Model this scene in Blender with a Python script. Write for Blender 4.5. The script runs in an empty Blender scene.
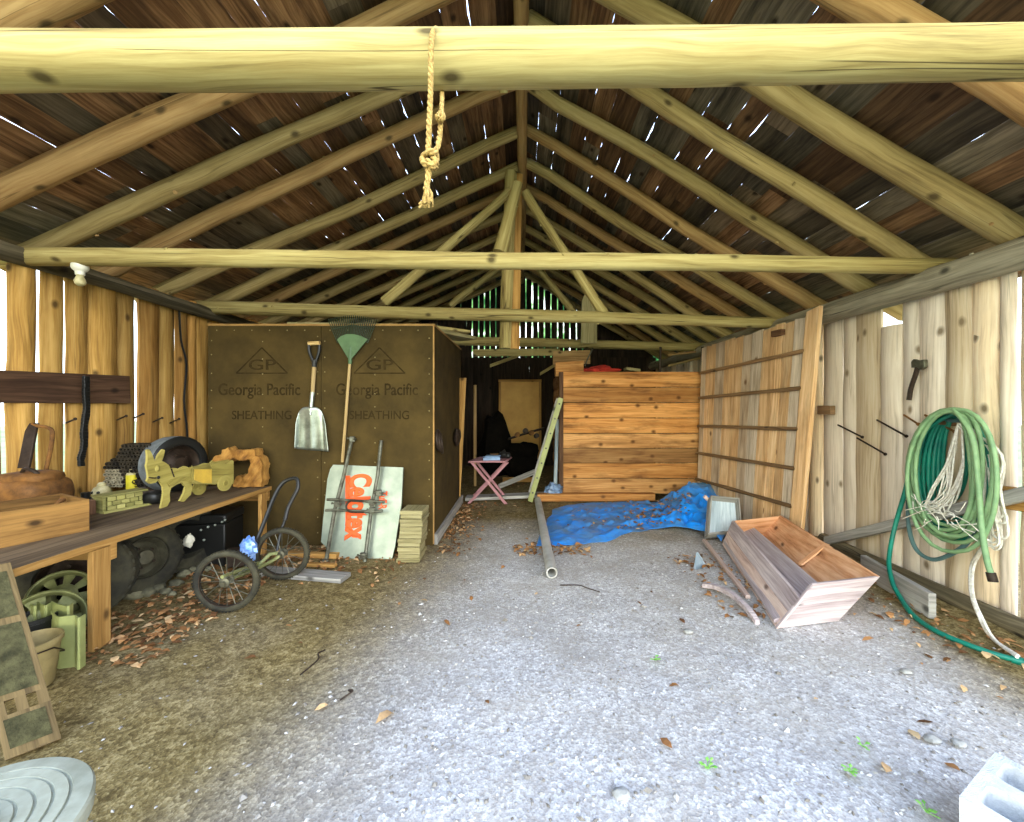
EXPOSURE = 1.3
WORLD = 1.0
SKY_HIGH = (1.2, 1.7, 2.8)
YARD_L = (3.4, 3.2, 1.6); YARD_R = (4.6, 4.7, 4.6)
SIDE_L = .65
SUN = 0.0
SUN_FROM = (.3, 1.0, 1.2)
SKY_LOW = (2.2, 2.4, 2.6)
import bpy, math, random
from mathutils import Vector as V, Matrix, noise
random.seed(7)
R = random.uniform
C = bpy.context.scene.collection
F, CX, CY, CZ = 400.0, 522.0, 405.0, 1.6      # focal length in px, vanishing point, eye height

def at(px, py, d): return V(((px-CX)*d/F, d, CZ+(CY-py)*d/F))
def ground(px, py, z=0.0): return at(px, py, (CZ-z)*F/(py-CY))
def onx(px, py, x): return at(px, py, x*F/(px-CX))
def onz(px, py, z): return at(px, py, (CZ-z)*F/(py-CY))
def onplane(px, py, P, n):
    r = V(((px-CX)/F, 1.0, (CY-py)/F)); o = V((0, 0, CZ))
    return o + r*((V(P)-o).dot(n)/r.dot(n))

def perp(d):
    d = d.normalized()
    u = d.cross(V((0, 0, 1)))
    if u.length < 1e-3: u = d.cross(V((0, 1, 0)))
    u.normalize()
    return u, u.cross(d).normalized()

class MB:
    """collects shapes with length-wise UVs and a per-piece tint; build() links ONE mesh object"""
    def __init__(s):
        s.v = []; s.f = []; s.uv = []; s.t = []; s.m = []; s.mi = 0
    def add(s, vs, fs, uvs, tint=None):
        b = len(s.v); s.v += [V(p) for p in vs]
        ou, ov = R(0, 40), R(0, 40)
        tint = R(0, 1) if tint is None else tint
        for f, u in zip(fs, uvs):
            s.f.append([b+i for i in f]); s.uv.append([(a+ou, c+ov) for a, c in u]); s.t.append(tint); s.m.append(s.mi)
    def hexa(s, p, tint=None):
        p = [V(q) for q in p]
        es = [p[1]-p[0], p[3]-p[0], p[4]-p[0]]
        L = max(es, key=lambda e: e.length).normalized()
        fs = [(0, 3, 2, 1), (4, 5, 6, 7), (0, 1, 5, 4), (1, 2, 6, 5), (2, 3, 7, 6), (3, 0, 4, 7)]
        uvs = []
        for k, f in enumerate(fs):
            a, b, c, d = (p[i] for i in f)
            e1, e2 = b-a, d-a
            if abs(e1.normalized().dot(L)) >= abs(e2.normalized().dot(L)): uv = [(0, 0), (e1.length, 0), (e1.length, e2.length), (0, e2.length)]
            else: uv = [(0, 0), (0, e1.length), (e2.length, e1.length), (e2.length, 0)]
            o = k*.37
            uvs.append([(u+o, w+o) for u, w in uv])
        s.add(p, fs, uvs, tint); return s
    def box(s, c, d, rz=0.0, tint=None, M=None):
        c = V(c); M = M or Matrix.Rotation(rz, 3, 'Z')
        x, y, z = d[0]/2, d[1]/2, d[2]/2
        s.hexa([c+M@V(q) for q in ((-x,-y,-z),(x,-y,-z),(x,y,-z),(-x,y,-z),(-x,-y,z),(x,-y,z),(x,y,z),(-x,y,z))], tint); return s
    def bar(s, a, b, wv, tv, tint=None):
        """beam from a to b; wv, tv full width and thickness vectors, centred"""
        a, b, w, t = V(a), V(b), V(wv)/2, V(tv)/2
        s.hexa([a-w-t, a+w-t, b+w-t, b-w-t, a-w+t, a+w+t, b+w+t, b-w+t], tint); return s
    def sheet(s, q, th, tint=None):
        """a panel from four corners, thickened along its normal"""
        q = [V(x) for x in q]; n = (q[1]-q[0]).cross(q[3]-q[0]).normalized()*th
        s.hexa(q+[x+n for x in q], tint); return s
    def tube(s, pts, r, n=10, tint=None, wob=0.0, cap=True, seed=None):
        pts = [V(p) for p in pts]; m = len(pts)
        rs = r if isinstance(r, (list, tuple)) else [r]*m
        sd = R(0, 99) if seed is None else seed
        vs, fs, uvs = [], [], []
        u = None; L = 0; Ls = []
        for i, p in enumerate(pts):
            d = (pts[min(i+1, m-1)]-pts[max(i-1, 0)]).normalized()
            if u is None: u, w = perp(d)
            else:
                u = (u-d*u.dot(d))
                u = u.normalized() if u.length > 1e-6 else perp(d)[0]
                w = u.cross(d)
            if i: L += (p-pts[i-1]).length
            Ls.append(L)
            for k in range(n):
                a = 2*math.pi*k/n
                rr = rs[i]*(1+wob*noise.noise(V((math.cos(a)*1.1, math.sin(a)*1.1+sd, L*1.6+sd))))
                vs.append(p+(u*math.cos(a)+w*math.sin(a))*rr)
        rm = sum(rs)/m*2*math.pi
        for i in range(m-1):
            for k in range(n):
                k2 = (k+1) % n
                fs.append((i*n+k, i*n+k2, (i+1)*n+k2, (i+1)*n+k))
                uvs.append([(Ls[i], rm*k/n), (Ls[i], rm*(k+1)/n), (Ls[i+1], rm*(k+1)/n), (Ls[i+1], rm*k/n)])
        if cap:
            for o, rv in ((0, False), ((m-1)*n, True)):
                f = [o+k for k in range(n)]
                if rv: f = f[::-1]
                fs.append(f); uvs.append([(rs[0]*math.cos(6.28*k/n), rs[0]*math.sin(6.28*k/n)) for k in range(n)])
        s.add(vs, fs, uvs, tint); return s
    def lathe(s, prof, c, axis=(0, 0, 1), n=24, tint=None, closed=False, a0=0, a1=2*math.pi):
        c = V(c); ax = V(axis).normalized(); u, w = perp(ax)
        full = abs(a1-a0-2*math.pi) < 1e-4
        cols = n if full else n+1
        vs = [c+ax*h+(u*math.cos(a0+(a1-a0)*k/n)+w*math.sin(a0+(a1-a0)*k/n))*r for (r, h) in prof for k in range(cols)]
        m = len(prof); fs = []; uvs = []
        for i in range(m if closed else m-1):
            j = (i+1) % m
            for k in range(n):
                k2 = (k+1) % cols
                fs.append((i*cols+k, i*cols+k2, j*cols+k2, j*cols+k))
                rr = max(prof[i][0], prof[j][0])*6.28/n
                uvs.append([(k*rr, i*.1), ((k+1)*rr, i*.1), ((k+1)*rr, i*.1+.1), (k*rr, i*.1+.1)])
        s.add(vs, fs, uvs, tint); return s
    def prism(s, poly, vec, tint=None):
        poly = [V(p) for p in poly]; n = len(poly); vec = V(vec)
        vs = poly+[p+vec for p in poly]
        e = (poly[1]-poly[0]).normalized(); nn = vec.normalized(); g = nn.cross(e)
        pl = [((p-poly[0]).dot(e), (p-poly[0]).dot(g)) for p in poly]
        fs = [tuple(range(n))[::-1], tuple(range(n, 2*n))]; uvs = [pl[::-1], pl]
        for i in range(n):
            j = (i+1) % n; l = (poly[j]-poly[i]).length
            fs.append((i, j, n+j, n+i)); uvs.append([(0, 0), (l, 0), (l, vec.length), (0, vec.length)])
        s.add(vs, fs, uvs, tint); return s
    def slab(s, a, b, wv, tv, n=14, wob=.012, bulge=.0, tint=None, bow=0.0):
        """live-edged board from a to b: wavy edges, front (+tv side) bulging"""
        a, b, w, t = V(a), V(b), V(wv)/2, V(tv)
        prof = [(-1, 0), (1, 0), (1, .55), (.55, .9+bulge), (-.0, 1+bulge), (-.55, .9+bulge), (-1, .55)]
        k = len(prof); vs = []; L = (b-a).length; s1, s2 = R(0, 99), R(0, 99)
        W = w.length*2
        for i in range(n+1):
            f = i/n; p = a.lerp(b, f)+t.normalized()*bow*noise.noise(V((f*2, s1, 0)))
            l = 1+wob/w.length*noise.noise(V((f*L*2.2, s1, 5))); r = 1+wob/w.length*noise.noise(V((f*L*2.2, s2, 9)))
            for (x, y) in prof: vs.append(p+w*x*(r if x > 0 else l)+t*y)
        fs = []; uvs = []
        per = [0]
        for j in range(k):
            x0, y0 = prof[j]; x1, y1 = prof[(j+1) % k]; per.append(per[-1]+math.hypot((x1-x0)*W/2, (y1-y0)*t.length))
        for i in range(n):
            for j in range(k):
                j2 = (j+1) % k
                fs.append((i*k+j, i*k+j2, (i+1)*k+j2, (i+1)*k+j))
                u0, u1 = L*i/n, L*(i+1)/n
                uvs.append([(u0, per[j]), (u0, per[j+1]), (u1, per[j+1]), (u1, per[j])])
        fs.append(tuple(range(k))[::-1]); uvs.append([(0, 0)]*k)
        fs.append(tuple(n*k+j for j in range(k))); uvs.append([(0, 0)]*k)
        s.add(vs, fs, uvs, tint); return s
    def grid(s, fn, nu, nv, tint=None, su=1, sv=1):
        vs = [fn(i/nu, j/nv) for j in range(nv+1) for i in range(nu+1)]
        fs = []; uvs = []
        for j in range(nv):
            for i in range(nu):
                o = j*(nu+1)+i
                fs.append((o, o+1, o+nu+2, o+nu+1))
                uvs.append([(i/nu*su, j/nv*sv), ((i+1)/nu*su, j/nv*sv), ((i+1)/nu*su, (j+1)/nv*sv), (i/nu*su, (j+1)/nv*sv)])
        s.add(vs, fs, uvs, tint); return s
    def blob(s, c, r, amp=.2, nu=14, nv=9, freq=1.5, tint=None, sq=1.0):
        c = V(c); sd = R(0, 99)
        def pw(x): return math.copysign(abs(x)**sq, x)
        def fn(u, v):
            a, b = 2*math.pi*u, math.pi*(v-.5)
            d = V((pw(math.cos(a))*pw(math.cos(b)), pw(math.sin(a))*pw(math.cos(b)), pw(math.sin(b))))
            k = 1+amp*noise.noise(d*freq+V((sd, 0, 0)))
            return c+V((d.x*r[0], d.y*r[1], d.z*r[2]))*k
        return s.grid(fn, nu, nv, tint)
    def build(s, name, mats, parent=None, smooth=35, origin=None, bevel=0):
        me = bpy.data.meshes.new(name)
        if parent is not None:
            root = parent
            while root.parent: root = root.parent
            o = root.location.copy()
        elif origin is not None: o = V(origin)
        else:
            n = len(s.v); o = V((sum(p.x for p in s.v)/n, sum(p.y for p in s.v)/n, min(p.z for p in s.v)))
        me.from_pydata([tuple(p-o) for p in s.v], [], s.f)
        uvl = me.uv_layers.new(name='UVMap')
        flat = [c for u in s.uv for q in u for c in q]
        uvl.data.foreach_set('uv', flat)
        at_ = me.attributes.new('tint', 'FLOAT', 'FACE'); at_.data.foreach_set('value', s.t)
        for m in (mats if isinstance(mats, (list, tuple)) else [mats]): me.materials.append(m)
        me.polygons.foreach_set('material_index', s.m)
        if smooth:
            me.polygons.foreach_set('use_smooth', [True]*len(s.f))
            me.set_sharp_from_angle(angle=math.radians(smooth))
        me.update()
        ob = bpy.data.objects.new(name, me); C.objects.link(ob)
        if parent is None: ob.location = o
        else: ob.parent = parent
        if bevel:
            b = ob.modifiers.new('edge', 'BEVEL'); b.width = bevel; b.segments = 2; b.limit_method = 'ANGLE'; b.angle_limit = .7
        return ob

def tag(o, label, cat, group=None, kind=None):
    o['label'] = label; o['category'] = cat
    if group: o['group'] = group
    if kind: o['kind'] = kind
    return o
def thing(name, label, cat, loc, group=None):
    o = bpy.data.objects.new(name, None); C.objects.link(o); o.location = V(loc); o.empty_display_size = .1
    return tag(o, label, cat, group)
def struct(o, label=None):
    o['kind'] = 'structure'
    if label: o['label'] = label
    return o
ORD = ['', 'first', 'second', 'third', 'fourth', 'fifth', 'sixth', 'seventh', 'eighth', 'ninth', 'tenth', 'eleventh', 'twelfth', 'thirteenth', 'fourteenth', 'fifteenth']
def mid(pts, k=4):
    """smooth path through points (Catmull-Rom)"""
    P = [V(p) for p in pts]; P = [P[0]*2-P[1]]+P+[P[-1]*2-P[-2]]; out = []
    for i in range(1, len(P)-2):
        for j in range(k):
            t = j/k; a, b, c, d = P[i-1:i+3]
            out.append(.5*((2*b)+(c-a)*t+(2*a-5*b+4*c-d)*t*t+(3*b-a-3*c+d)*t**3))
    return out+[P[-2]]

# ------------------------------------------------------------------ materials
class N:
    def __init__(s, name):
        s.mat = bpy.data.materials.new(name); s.mat.use_nodes = True
        s.nt = s.mat.node_tree; s.b = s.nt.nodes['Principled BSDF']; s.out = s.nt.nodes['Material Output']
    def n(s, t, ins=None, **kw):
        x = s.nt.nodes.new('ShaderNode'+t)
        for k, v in kw.items(): setattr(x, k, v)
        for k, v in (ins or {}).items():
            if isinstance(v, bpy.types.NodeSocket): s.nt.links.new(v, x.inputs[k])
            else: x.inputs[k].default_value = v
        return x
    def link(s, a, b): s.nt.links.new(a, b)
    def ramp(s, fac, stops, interp='LINEAR'):
        r = s.n('ValToRGB', {'Fac': fac}); e = r.color_ramp; e.interpolation = interp
        while len(e.elements) < len(stops): e.elements.new(.5)
        for el, (p, c) in zip(e.elements, stops): el.position = p; el.color = (*c[:3], 1)
        return r.outputs['Color']
    def mix(s, f, a, b, mode='MIX'):
        x = s.n('Mix', data_type='RGBA', blend_type=mode)
        for i, v in ((0, f), (6, a), (7, b)):
            if isinstance(v, bpy.types.NodeSocket): s.link(v, x.inputs[i])
            else: x.inputs[i].default_value = (*v[:3], 1) if i else v
        return x.outputs[2]
    def math(s, op, a, b=0.0, clamp=False):
        x = s.n('Math', operation=op, use_clamp=clamp)
        for i, v in ((0, a), (1, b)):
            if isinstance(v, bpy.types.NodeSocket): s.link(v, x.inputs[i])
            else: x.inputs[i].default_value = v
        return x.outputs[0]
    def bump(s, h, strength=.3, dist=.01):
        x = s.n('Bump', {'Strength': strength, 'Distance': dist, 'Height': h}); s.link(x.outputs[0], s.b.inputs['Normal'])

def srgb(r, g, b):
    f = lambda c: ((c/255+.055)/1.055)**2.4 if c > 10 else c/255/12.92
    return (f(r), f(g), f(b))

def wood(name, dark, mid_, light, alt=None, gs=(1.6, 34), knot=.5, bump=.35, rough=.8, stain=.5, crack=0.0, tv=(.7, 1.25), staincol=None, ks=(2.0, 3.2)):
    m = N(name)
    uv = m.n('UVMap').outputs[0]
    warp = m.n('TexNoise', {'Vector': m.n('Mapping', {'Vector': uv, 'Scale': (1.3, 4, 1)}).outputs[0], 'Scale': 1.0, 'Detail': 2.0})
    uvw = m.n('VectorMath', {0: uv, 1: m.n('VectorMath', {0: warp.outputs['Color'], 1: (.0, .10, 0)}, operation='MULTIPLY').outputs[0]}, operation='ADD').outputs[0]
    ga = m.n('TexNoise', {'Vector': m.n('Mapping', {'Vector': uvw, 'Scale': (gs[0], gs[1]*1.9, 1)}).outputs[0], 'Scale': 1.0, 'Detail': 6.0, 'Roughness': .7}).outputs['Fac']
    gb_ = m.n('TexNoise', {'Vector': m.n('Mapping', {'Vector': uvw, 'Scale': (gs[0]*.6, gs[1]*.35, 1)}).outputs[0], 'Scale': 1.0, 'Detail': 3.0, 'Roughness': .6}).outputs['Fac']
    g1 = m.math('ADD', m.math('MULTIPLY', ga, .55), m.math('MULTIPLY', gb_, .45))
    col = m.ramp(g1, [(.34, dark), (.47, mid_), (.60, light)])
    tint = m.n('Attribute', attribute_name='tint').outputs['Fac']
    if alt:
        col2 = m.ramp(g1, [(.34, alt[0]), (.47, alt[1]), (.60, alt[2] if len(alt) > 2 else alt[1])])
        h = m.math('FRACT', m.math('MULTIPLY', tint, 7.31))
        col = m.mix(m.math('MULTIPLY', m.math('GREATER_THAN', h, .55), m.math('ADD', .35, m.math('MULTIPLY', h, .6)), True), col, col2)
    br = m.math('ADD', tv[0], m.math('MULTIPLY', tint, tv[1]-tv[0]))
    cb = m.n('CombineColor', {0: br, 1: br, 2: br}).outputs[0]
    col = m.mix(1.0, col, cb, 'MULTIPLY')
    # broad weather stains
    st = m.n('TexNoise', {'Vector': m.n('Mapping', {'Vector': uv, 'Scale': (1.1, 4.5, 1)}).outputs[0], 'Scale': 1.3, 'Detail': 4.0, 'Roughness': .65}).outputs['Fac']
    sf = m.n('MapRange', {'Value': st, 'From Min': .5, 'From Max': .75, 'To Min': 0.0, 'To Max': stain}).outputs[0]
    col = m.mix(sf, col, staincol or tuple(c*.75 for c in dark))
    hgt = g1
    if knot:
        vo = m.n('TexVoronoi', {'Vector': m.n('Mapping', {'Vector': uvw, 'Scale': (*ks, 1)}).outputs[0], 'Scale': 1.0, 'Randomness': 1.0}, voronoi_dimensions='2D')
        dd = m.math('ADD', vo.outputs['Distance'], m.math('MULTIPLY', g1, .03))
        sel = m.math('GREATER_THAN', m.n('SeparateColor', {0: vo.outputs['Color']}).outputs[0], 1-knot)
        kf = m.n('MapRange', {'Value': dd, 'From Min': .05, 'From Max': .12, 'To Min': .9, 'To Max': 0.0}).outputs[0]
        col = m.mix(m.math('MULTIPLY', kf, sel), col, tuple(c*.45 for c in dark))
    if crack:
        ck = m.n('TexNoise', {'Vector': m.n('Mapping', {'Vector': uv, 'Scale': (.30, 11, 1)}).outputs[0], 'Scale': 1.0, 'Detail': 1.5}).outputs['Fac']
        cm = m.n('TexNoise', {'Vector': m.n('Mapping', {'Vector': uv, 'Scale': (.7, 5, 1), 'Location': (7, 3, 0)}).outputs[0], 'Scale': 1.0, 'Detail': 1.0}).outputs['Fac']
        ckf = m.math('MULTIPLY', m.n('MapRange', {'Value': m.math('ABSOLUTE', m.math('SUBTRACT', ck, .56)), 'From Min': .003, 'From Max': .012, 'To Min': 1.0, 'To Max': 0.0}).outputs[0], m.math('MULTIPLY', m.n('MapRange', {'Value': cm, 'From Min': .5, 'From Max': .58}).outputs[0], crack))
        col = m.mix(ckf, col, tuple(c*.4 for c in dark))
        hgt = m.math('SUBTRACT', g1, m.math('MULTIPLY', ckf, .8))
    m.link(col, m.b.inputs['Base Color']); m.b.inputs['Roughness'].default_value = rough
    m.b.inputs['Specular IOR Level'].default_value = .25
    m.bump(hgt, bump, .006)
    return m.mat

def plain(name, c, rough=.6, metal=0.0, c2=None, scale=6.0, bump=0.0, bscale=40.0, spec=.4, tinted=False):
    m = N(name)
    co = m.n('TexCoord').outputs['Object']
    nz = m.n('TexNoise', {'Vector': co, 'Scale': scale, 'Detail': 5.0, 'Roughness': .65}).outputs['Fac']
    c2 = c2 or tuple(x*.7 for x in c)
    col = m.ramp(nz, [(.35, c2), (.62, c)])
    if tinted:
        t = m.n('Attribute', attribute_name='tint').outputs['Fac']; br = m.math('ADD', .65, m.math('MULTIPLY', t, .7))
        col = m.mix(1.0, col, m.n('CombineColor', {0: br, 1: br, 2: br}).outputs[0], 'MULTIPLY')
    m.link(col, m.b.inputs['Base Color'])
    m.b.inputs['Roughness'].default_value = rough; m.b.inputs['Metallic'].default_value = metal
    m.b.inputs['Specular IOR Level'].default_value = spec
    if bump:
        m.bump(m.n('TexNoise', {'Vector': co, 'Scale': bscale, 'Detail': 4.0}).outputs['Fac'], bump, .01)
    return m.mat

def tintramp(name, stops, rough=.8, bump=0):
    m = N(name); t = m.n('Attribute', attribute_name='tint').outputs['Fac']
    col = m.ramp(t, stops)
    nz = m.n('TexNoise', {'Vector': m.n('TexCoord').outputs['Object'], 'Scale': 60.0, 'Detail': 3.0}).outputs['Fac']
    br = m.math('ADD', .7, m.math('MULTIPLY', nz, .6))
    col = m.mix(1.0, col, m.n('CombineColor', {0: br, 1: br, 2: br}).outputs[0], 'MULTIPLY')
    m.link(col, m.b.inputs['Base Color']); m.b.inputs['Roughness'].default_value = rough; m.b.inputs['Specular IOR Level'].default_value = .25
    return m.mat

M = {}
M['wall_l'] = wood('slab_in_warm_light', srgb(104, 74, 32), srgb(164, 124, 60), srgb(192, 154, 86), alt=(srgb(112, 72, 32), srgb(168, 118, 54), srgb(192, 144, 76)), gs=(1.2, 22), knot=.35, stain=.35, crack=.4)  # same wood as wall_r; its warmer light is put into the golden colour
M['wall_r'] = wood('slab_in_bright_light', srgb(172, 146, 110), srgb(228, 204, 168), srgb(244, 226, 196), alt=(srgb(164, 152, 136), srgb(216, 202, 184), srgb(234, 222, 206)), gs=(1.2, 24), knot=.3, stain=.3, crack=.4)  # same wood as wall_l; the brighter light here is put into the colour
M['log'] = wood('peeled_log', srgb(100, 82, 44), srgb(156, 138, 84), srgb(186, 170, 112), gs=(1.0, 18), knot=.5, stain=.3, crack=.9, tv=(.9, 1.1), staincol=srgb(150, 118, 60))
M['rafter'] = wood('peeled_pole', srgb(104, 84, 50), srgb(156, 134, 84), srgb(184, 162, 110), alt=(srgb(112, 80, 46), srgb(158, 120, 74), srgb(182, 146, 96)), gs=(1.0, 18), knot=.5, stain=.35, crack=.5, tv=(.85, 1.1))
M['plate'] = wood('dark_plate_log', srgb(52, 46, 34), srgb(92, 82, 60), srgb(130, 118, 92), gs=(1.0, 14), knot=.3, stain=.5, crack=.8)
M['deck'] = wood('roof_deck', srgb(58, 38, 22), srgb(112, 80, 52), srgb(156, 118, 80), alt=(srgb(46, 42, 34), srgb(88, 80, 64), srgb(120, 110, 90)), gs=(1.5, 20), knot=.5, stain=.9, tv=(.4, 1.5), bump=.6, staincol=srgb(24, 18, 14))
M['crib'] = wood('rough_sawn_orange', srgb(128, 80, 38), srgb(190, 128, 66), srgb(220, 162, 96), alt=(srgb(108, 76, 42), srgb(158, 114, 68), srgb(190, 146, 94)), gs=(1.1, 24), knot=.8, stain=.95, tv=(.55, 1.3), ks=(2.0, 2.6), staincol=srgb(92, 56, 28))
M['door'] = wood('door_board', srgb(150, 108, 66), srgb(212, 168, 118), srgb(236, 202, 158), alt=(srgb(112, 104, 94), srgb(178, 162, 142), srgb(208, 192, 172)), gs=(1.2, 26), knot=.15, stain=.55, tv=(.75, 1.15), staincol=srgb(112, 84, 58))
M['batten'] = wood('batten', srgb(80, 60, 40), srgb(120, 92, 62), srgb(150, 118, 84), knot=.2)
M['bench'] = wood('bench_top', srgb(62, 50, 36), srgb(100, 82, 60), srgb(130, 110, 84), gs=(1.2, 20), knot=.1, stain=.6)
M['lumber'] = wood('lumber', srgb(112, 78, 36), srgb(160, 118, 60), srgb(184, 142, 80), gs=(1.5, 28), knot=.4, stain=.15, tv=(.9, 1.1))
M['darkboard'] = wood('dark_board', srgb(50, 34, 22), srgb(84, 58, 40), srgb(112, 82, 58), gs=(1.5, 24), knot=.4, stain=.4)
M['crate'] = wood('trough_board', srgb(150, 122, 112), srgb(200, 172, 158), srgb(224, 202, 188), alt=(srgb(126, 116, 118), srgb(170, 158, 158), srgb(196, 186, 184)), gs=(1.3, 26), knot=.3, stain=.35, tv=(.8, 1.1))
M['cratein'] = wood('trough_lining', srgb(140, 84, 48), srgb(206, 146, 100), srgb(230, 182, 140), gs=(2.2, 14), knot=.5, stain=.3, tv=(.9, 1.1), bump=.5)
M['grey'] = wood('grey_board', srgb(104, 100, 92), srgb(150, 146, 138), srgb(184, 180, 170), gs=(1.3, 24), knot=.3, stain=.4)
M['bluegrey'] = wood('blue_grey_board', srgb(120, 136, 146), srgb(170, 186, 194), srgb(204, 214, 218), gs=(1.3, 24), knot=.2, stain=.4)
M['box_wood'] = wood('crate_wood', srgb(64, 42, 18), srgb(112, 80, 38), srgb(144, 106, 54), gs=(1.5, 22), knot=.3, stain=.6)
M['ply'] = wood('plywood_cutout', srgb(104, 92, 42), srgb(148, 134, 66), srgb(168, 154, 84), gs=(1.2, 12), knot=.1, stain=.25, tv=(.95, 1.05))
M['plyyellow'] = plain('yellow_paint', srgb(206, 168, 62), .7, c2=srgb(178, 146, 60))
M['burl'] = wood('burl', srgb(84, 52, 20), srgb(148, 102, 44), srgb(180, 134, 66), gs=(6, 9), knot=.6, stain=.5, bump=.8)
M['sheath'] = plain('fibre_sheathing', srgb(76, 61, 30), .9, c2=srgb(56, 45, 22), scale=2.2, bump=.15, bscale=120, spec=.15)
M['print'] = plain('dark_print', srgb(40, 31, 15), .9, scale=6, c2=srgb(58, 46, 23), spec=.1)
M['nail'] = plain('nail', srgb(132, 118, 76), .4, .4)
M['edge'] = plain('tan_edge', srgb(168, 128, 70), .8)
M['alu'] = plain('aluminium', srgb(186, 194, 184), .36, .8, c2=srgb(134, 142, 130), scale=5)
M['foil'] = plain('foil', srgb(150, 156, 140), .40, .6, c2=srgb(124, 132, 118), scale=3, bump=.15, bscale=14)
M['orange'] = plain('orange_print', srgb(238, 92, 28), .6, c2=srgb(222, 78, 24))
M['orange2'] = plain('faded_orange', srgb(226, 150, 104), .6)
M['steel'] = plain('grey_steel', srgb(104, 104, 88), .5, .5, c2=srgb(66, 62, 50), scale=14)
M['iron'] = plain('dark_iron', srgb(62, 48, 36), .6, .4, c2=srgb(40, 30, 22), scale=20)
M['rust'] = plain('rusty_metal', srgb(136, 92, 40), .75, .1, c2=srgb(84, 54, 24), scale=7, bump=.2)
M['blackp'] = plain('black_plastic', srgb(26, 26, 24), .45)
M['rubber'] = plain('tyre_rubber', srgb(66, 62, 44), .85, c2=srgb(34, 32, 24), scale=8, bump=.3, bscale=50)
M['dustrub'] = plain('dusty_rubber', srgb(116, 122, 124), .85, c2=srgb(80, 84, 84), scale=8, bump=.2)
M['hubm'] = plain('dull_hub', srgb(112, 108, 88), .45, .5, c2=srgb(70, 66, 52))
M['rim'] = plain('pale_green_rim', srgb(146, 148, 96), .5, .2, c2=srgb(104, 106, 64))
M['ggreen'] = plain('pale_green_plastic', srgb(162, 166, 104), .45, c2=srgb(134, 138, 82), scale=3)
M['bucket'] = plain('beige_bucket', srgb(160, 142, 94), .5, c2=srgb(126, 110, 70), scale=5)
M['can_lid'] = plain('grey_plastic_lid', srgb(160, 160, 140), .5, c2=srgb(132, 132, 112), scale=9)
M['concrete'] = plain('concrete_block', srgb(204, 206, 204), .95, c2=srgb(178, 180, 180), scale=12, bump=.5, bscale=160, spec=.15)
M['teal'] = plain('teal_hose', srgb(16, 126, 102), .42, c2=srgb(10, 98, 84), scale=5)
M['lime'] = plain('pale_green_hose', srgb(140, 174, 124), .5, c2=srgb(112, 146, 104), scale=8)
M['rope'] = plain('white_rope', srgb(236, 232, 220), .9, c2=srgb(204, 196, 178), scale=40, bump=.5, bscale=160)
M['jute'] = plain('jute_rope', srgb(190, 158, 92), .95, c2=srgb(140, 112, 62), scale=60, bump=.6, bscale=200)
M['tarp'] = plain('blue_tarp', srgb(16, 140, 240), .45, c2=srgb(84, 124, 160), scale=2.2, bump=.25, bscale=30)
M['rake_g'] = plain('rake_green', srgb(78, 108, 68), .5)
M['rake_t'] = plain('rake_tines', srgb(46, 58, 34), .5)
M['pink'] = plain('pink_paint', srgb(184, 130, 132), .6, c2=srgb(156, 108, 110))
M['yellow'] = plain('yellow_label', srgb(222, 206, 48), .5)
M['cream'] = plain('cream', srgb(206, 196, 150), .5, c2=srgb(170, 158, 110), scale=20)
M['white'] = plain('porcelain', srgb(232, 228, 210), .3, c2=srgb(220, 214, 190))
M['bluebook'] = plain('pale_blue_cover', srgb(150, 180, 214), .5)
M['bluefoil'] = plain('blue_wrapper', srgb(80, 130, 220), .3, .3, c2=srgb(170, 200, 240), scale=26)
M['bag'] = plain('clear_blue_bag', srgb(130, 156, 190), .3, c2=srgb(70, 86, 110), scale=14)
M['red'] = plain('red_cloth', srgb(186, 52, 36), .9, c2=srgb(140, 34, 26))
M['stone'] = plain('field_stone', srgb(116, 112, 86), .9, c2=srgb(74, 70, 54), scale=9, bump=.4, tinted=True)
M['pvc'] = plain('grey_pipe', srgb(178, 176, 168), .5, c2=srgb(150, 146, 136), scale=5)
M['mosswood'] = wood('greenish_blocks', srgb(96, 92, 44), srgb(148, 142, 78), srgb(176, 168, 104), gs=(2, 20), knot=.1)
M['straw'] = tintramp('stalk_ends', [(0, srgb(30, 26, 20)), (.7, srgb(58, 50, 36)), (1, srgb(170, 160, 130))])
M['leaf'] = tintramp('dry_leaf', [(0, srgb(92, 60, 34)), (.35, srgb(140, 96, 54)), (.7, srgb(176, 128, 80)), (1, srgb(206, 176, 130))], .85)
M['weed'] = tintramp('weed_green', [(0, srgb(96, 160, 60)), (1, srgb(150, 210, 96))], .6)
M['peb'] = tintramp('pebble', [(0, srgb(110, 102, 90)), (.6, srgb(150, 144, 134)), (1, srgb(196, 192, 186))], .9)
M['sheetdoor'] = plain('yellow_ply_door', srgb(206, 160, 74), .6, c2=srgb(186, 140, 62), scale=2)
M['shingle'] = wood('pale_shingle', srgb(96, 88, 56), srgb(136, 126, 86), srgb(158, 148, 108), gs=(2, 30), knot=0, stain=.2, tv=(.85, 1.1))
M['grit'] = plain('gritty_patch', srgb(80, 76, 50), .95, c2=srgb(48, 46, 30), scale=18, bump=.5, bscale=90, spec=.1)
M['ramp'] = wood('ramp_wood', srgb(66, 52, 30), srgb(98, 80, 48), srgb(120, 100, 64), gs=(1.6, 26), knot=.2, stain=.4)
M['mauve'] = wood('trough_board_grey', srgb(116, 104, 104), srgb(164, 148, 146), srgb(196, 182, 178), gs=(1.3, 26), knot=.3, stain=.4)
M['handle'] = wood('tool_handle', srgb(150, 120, 72), srgb(188, 158, 104), srgb(206, 178, 126), gs=(2, 40), knot=0, stain=.2)
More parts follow.
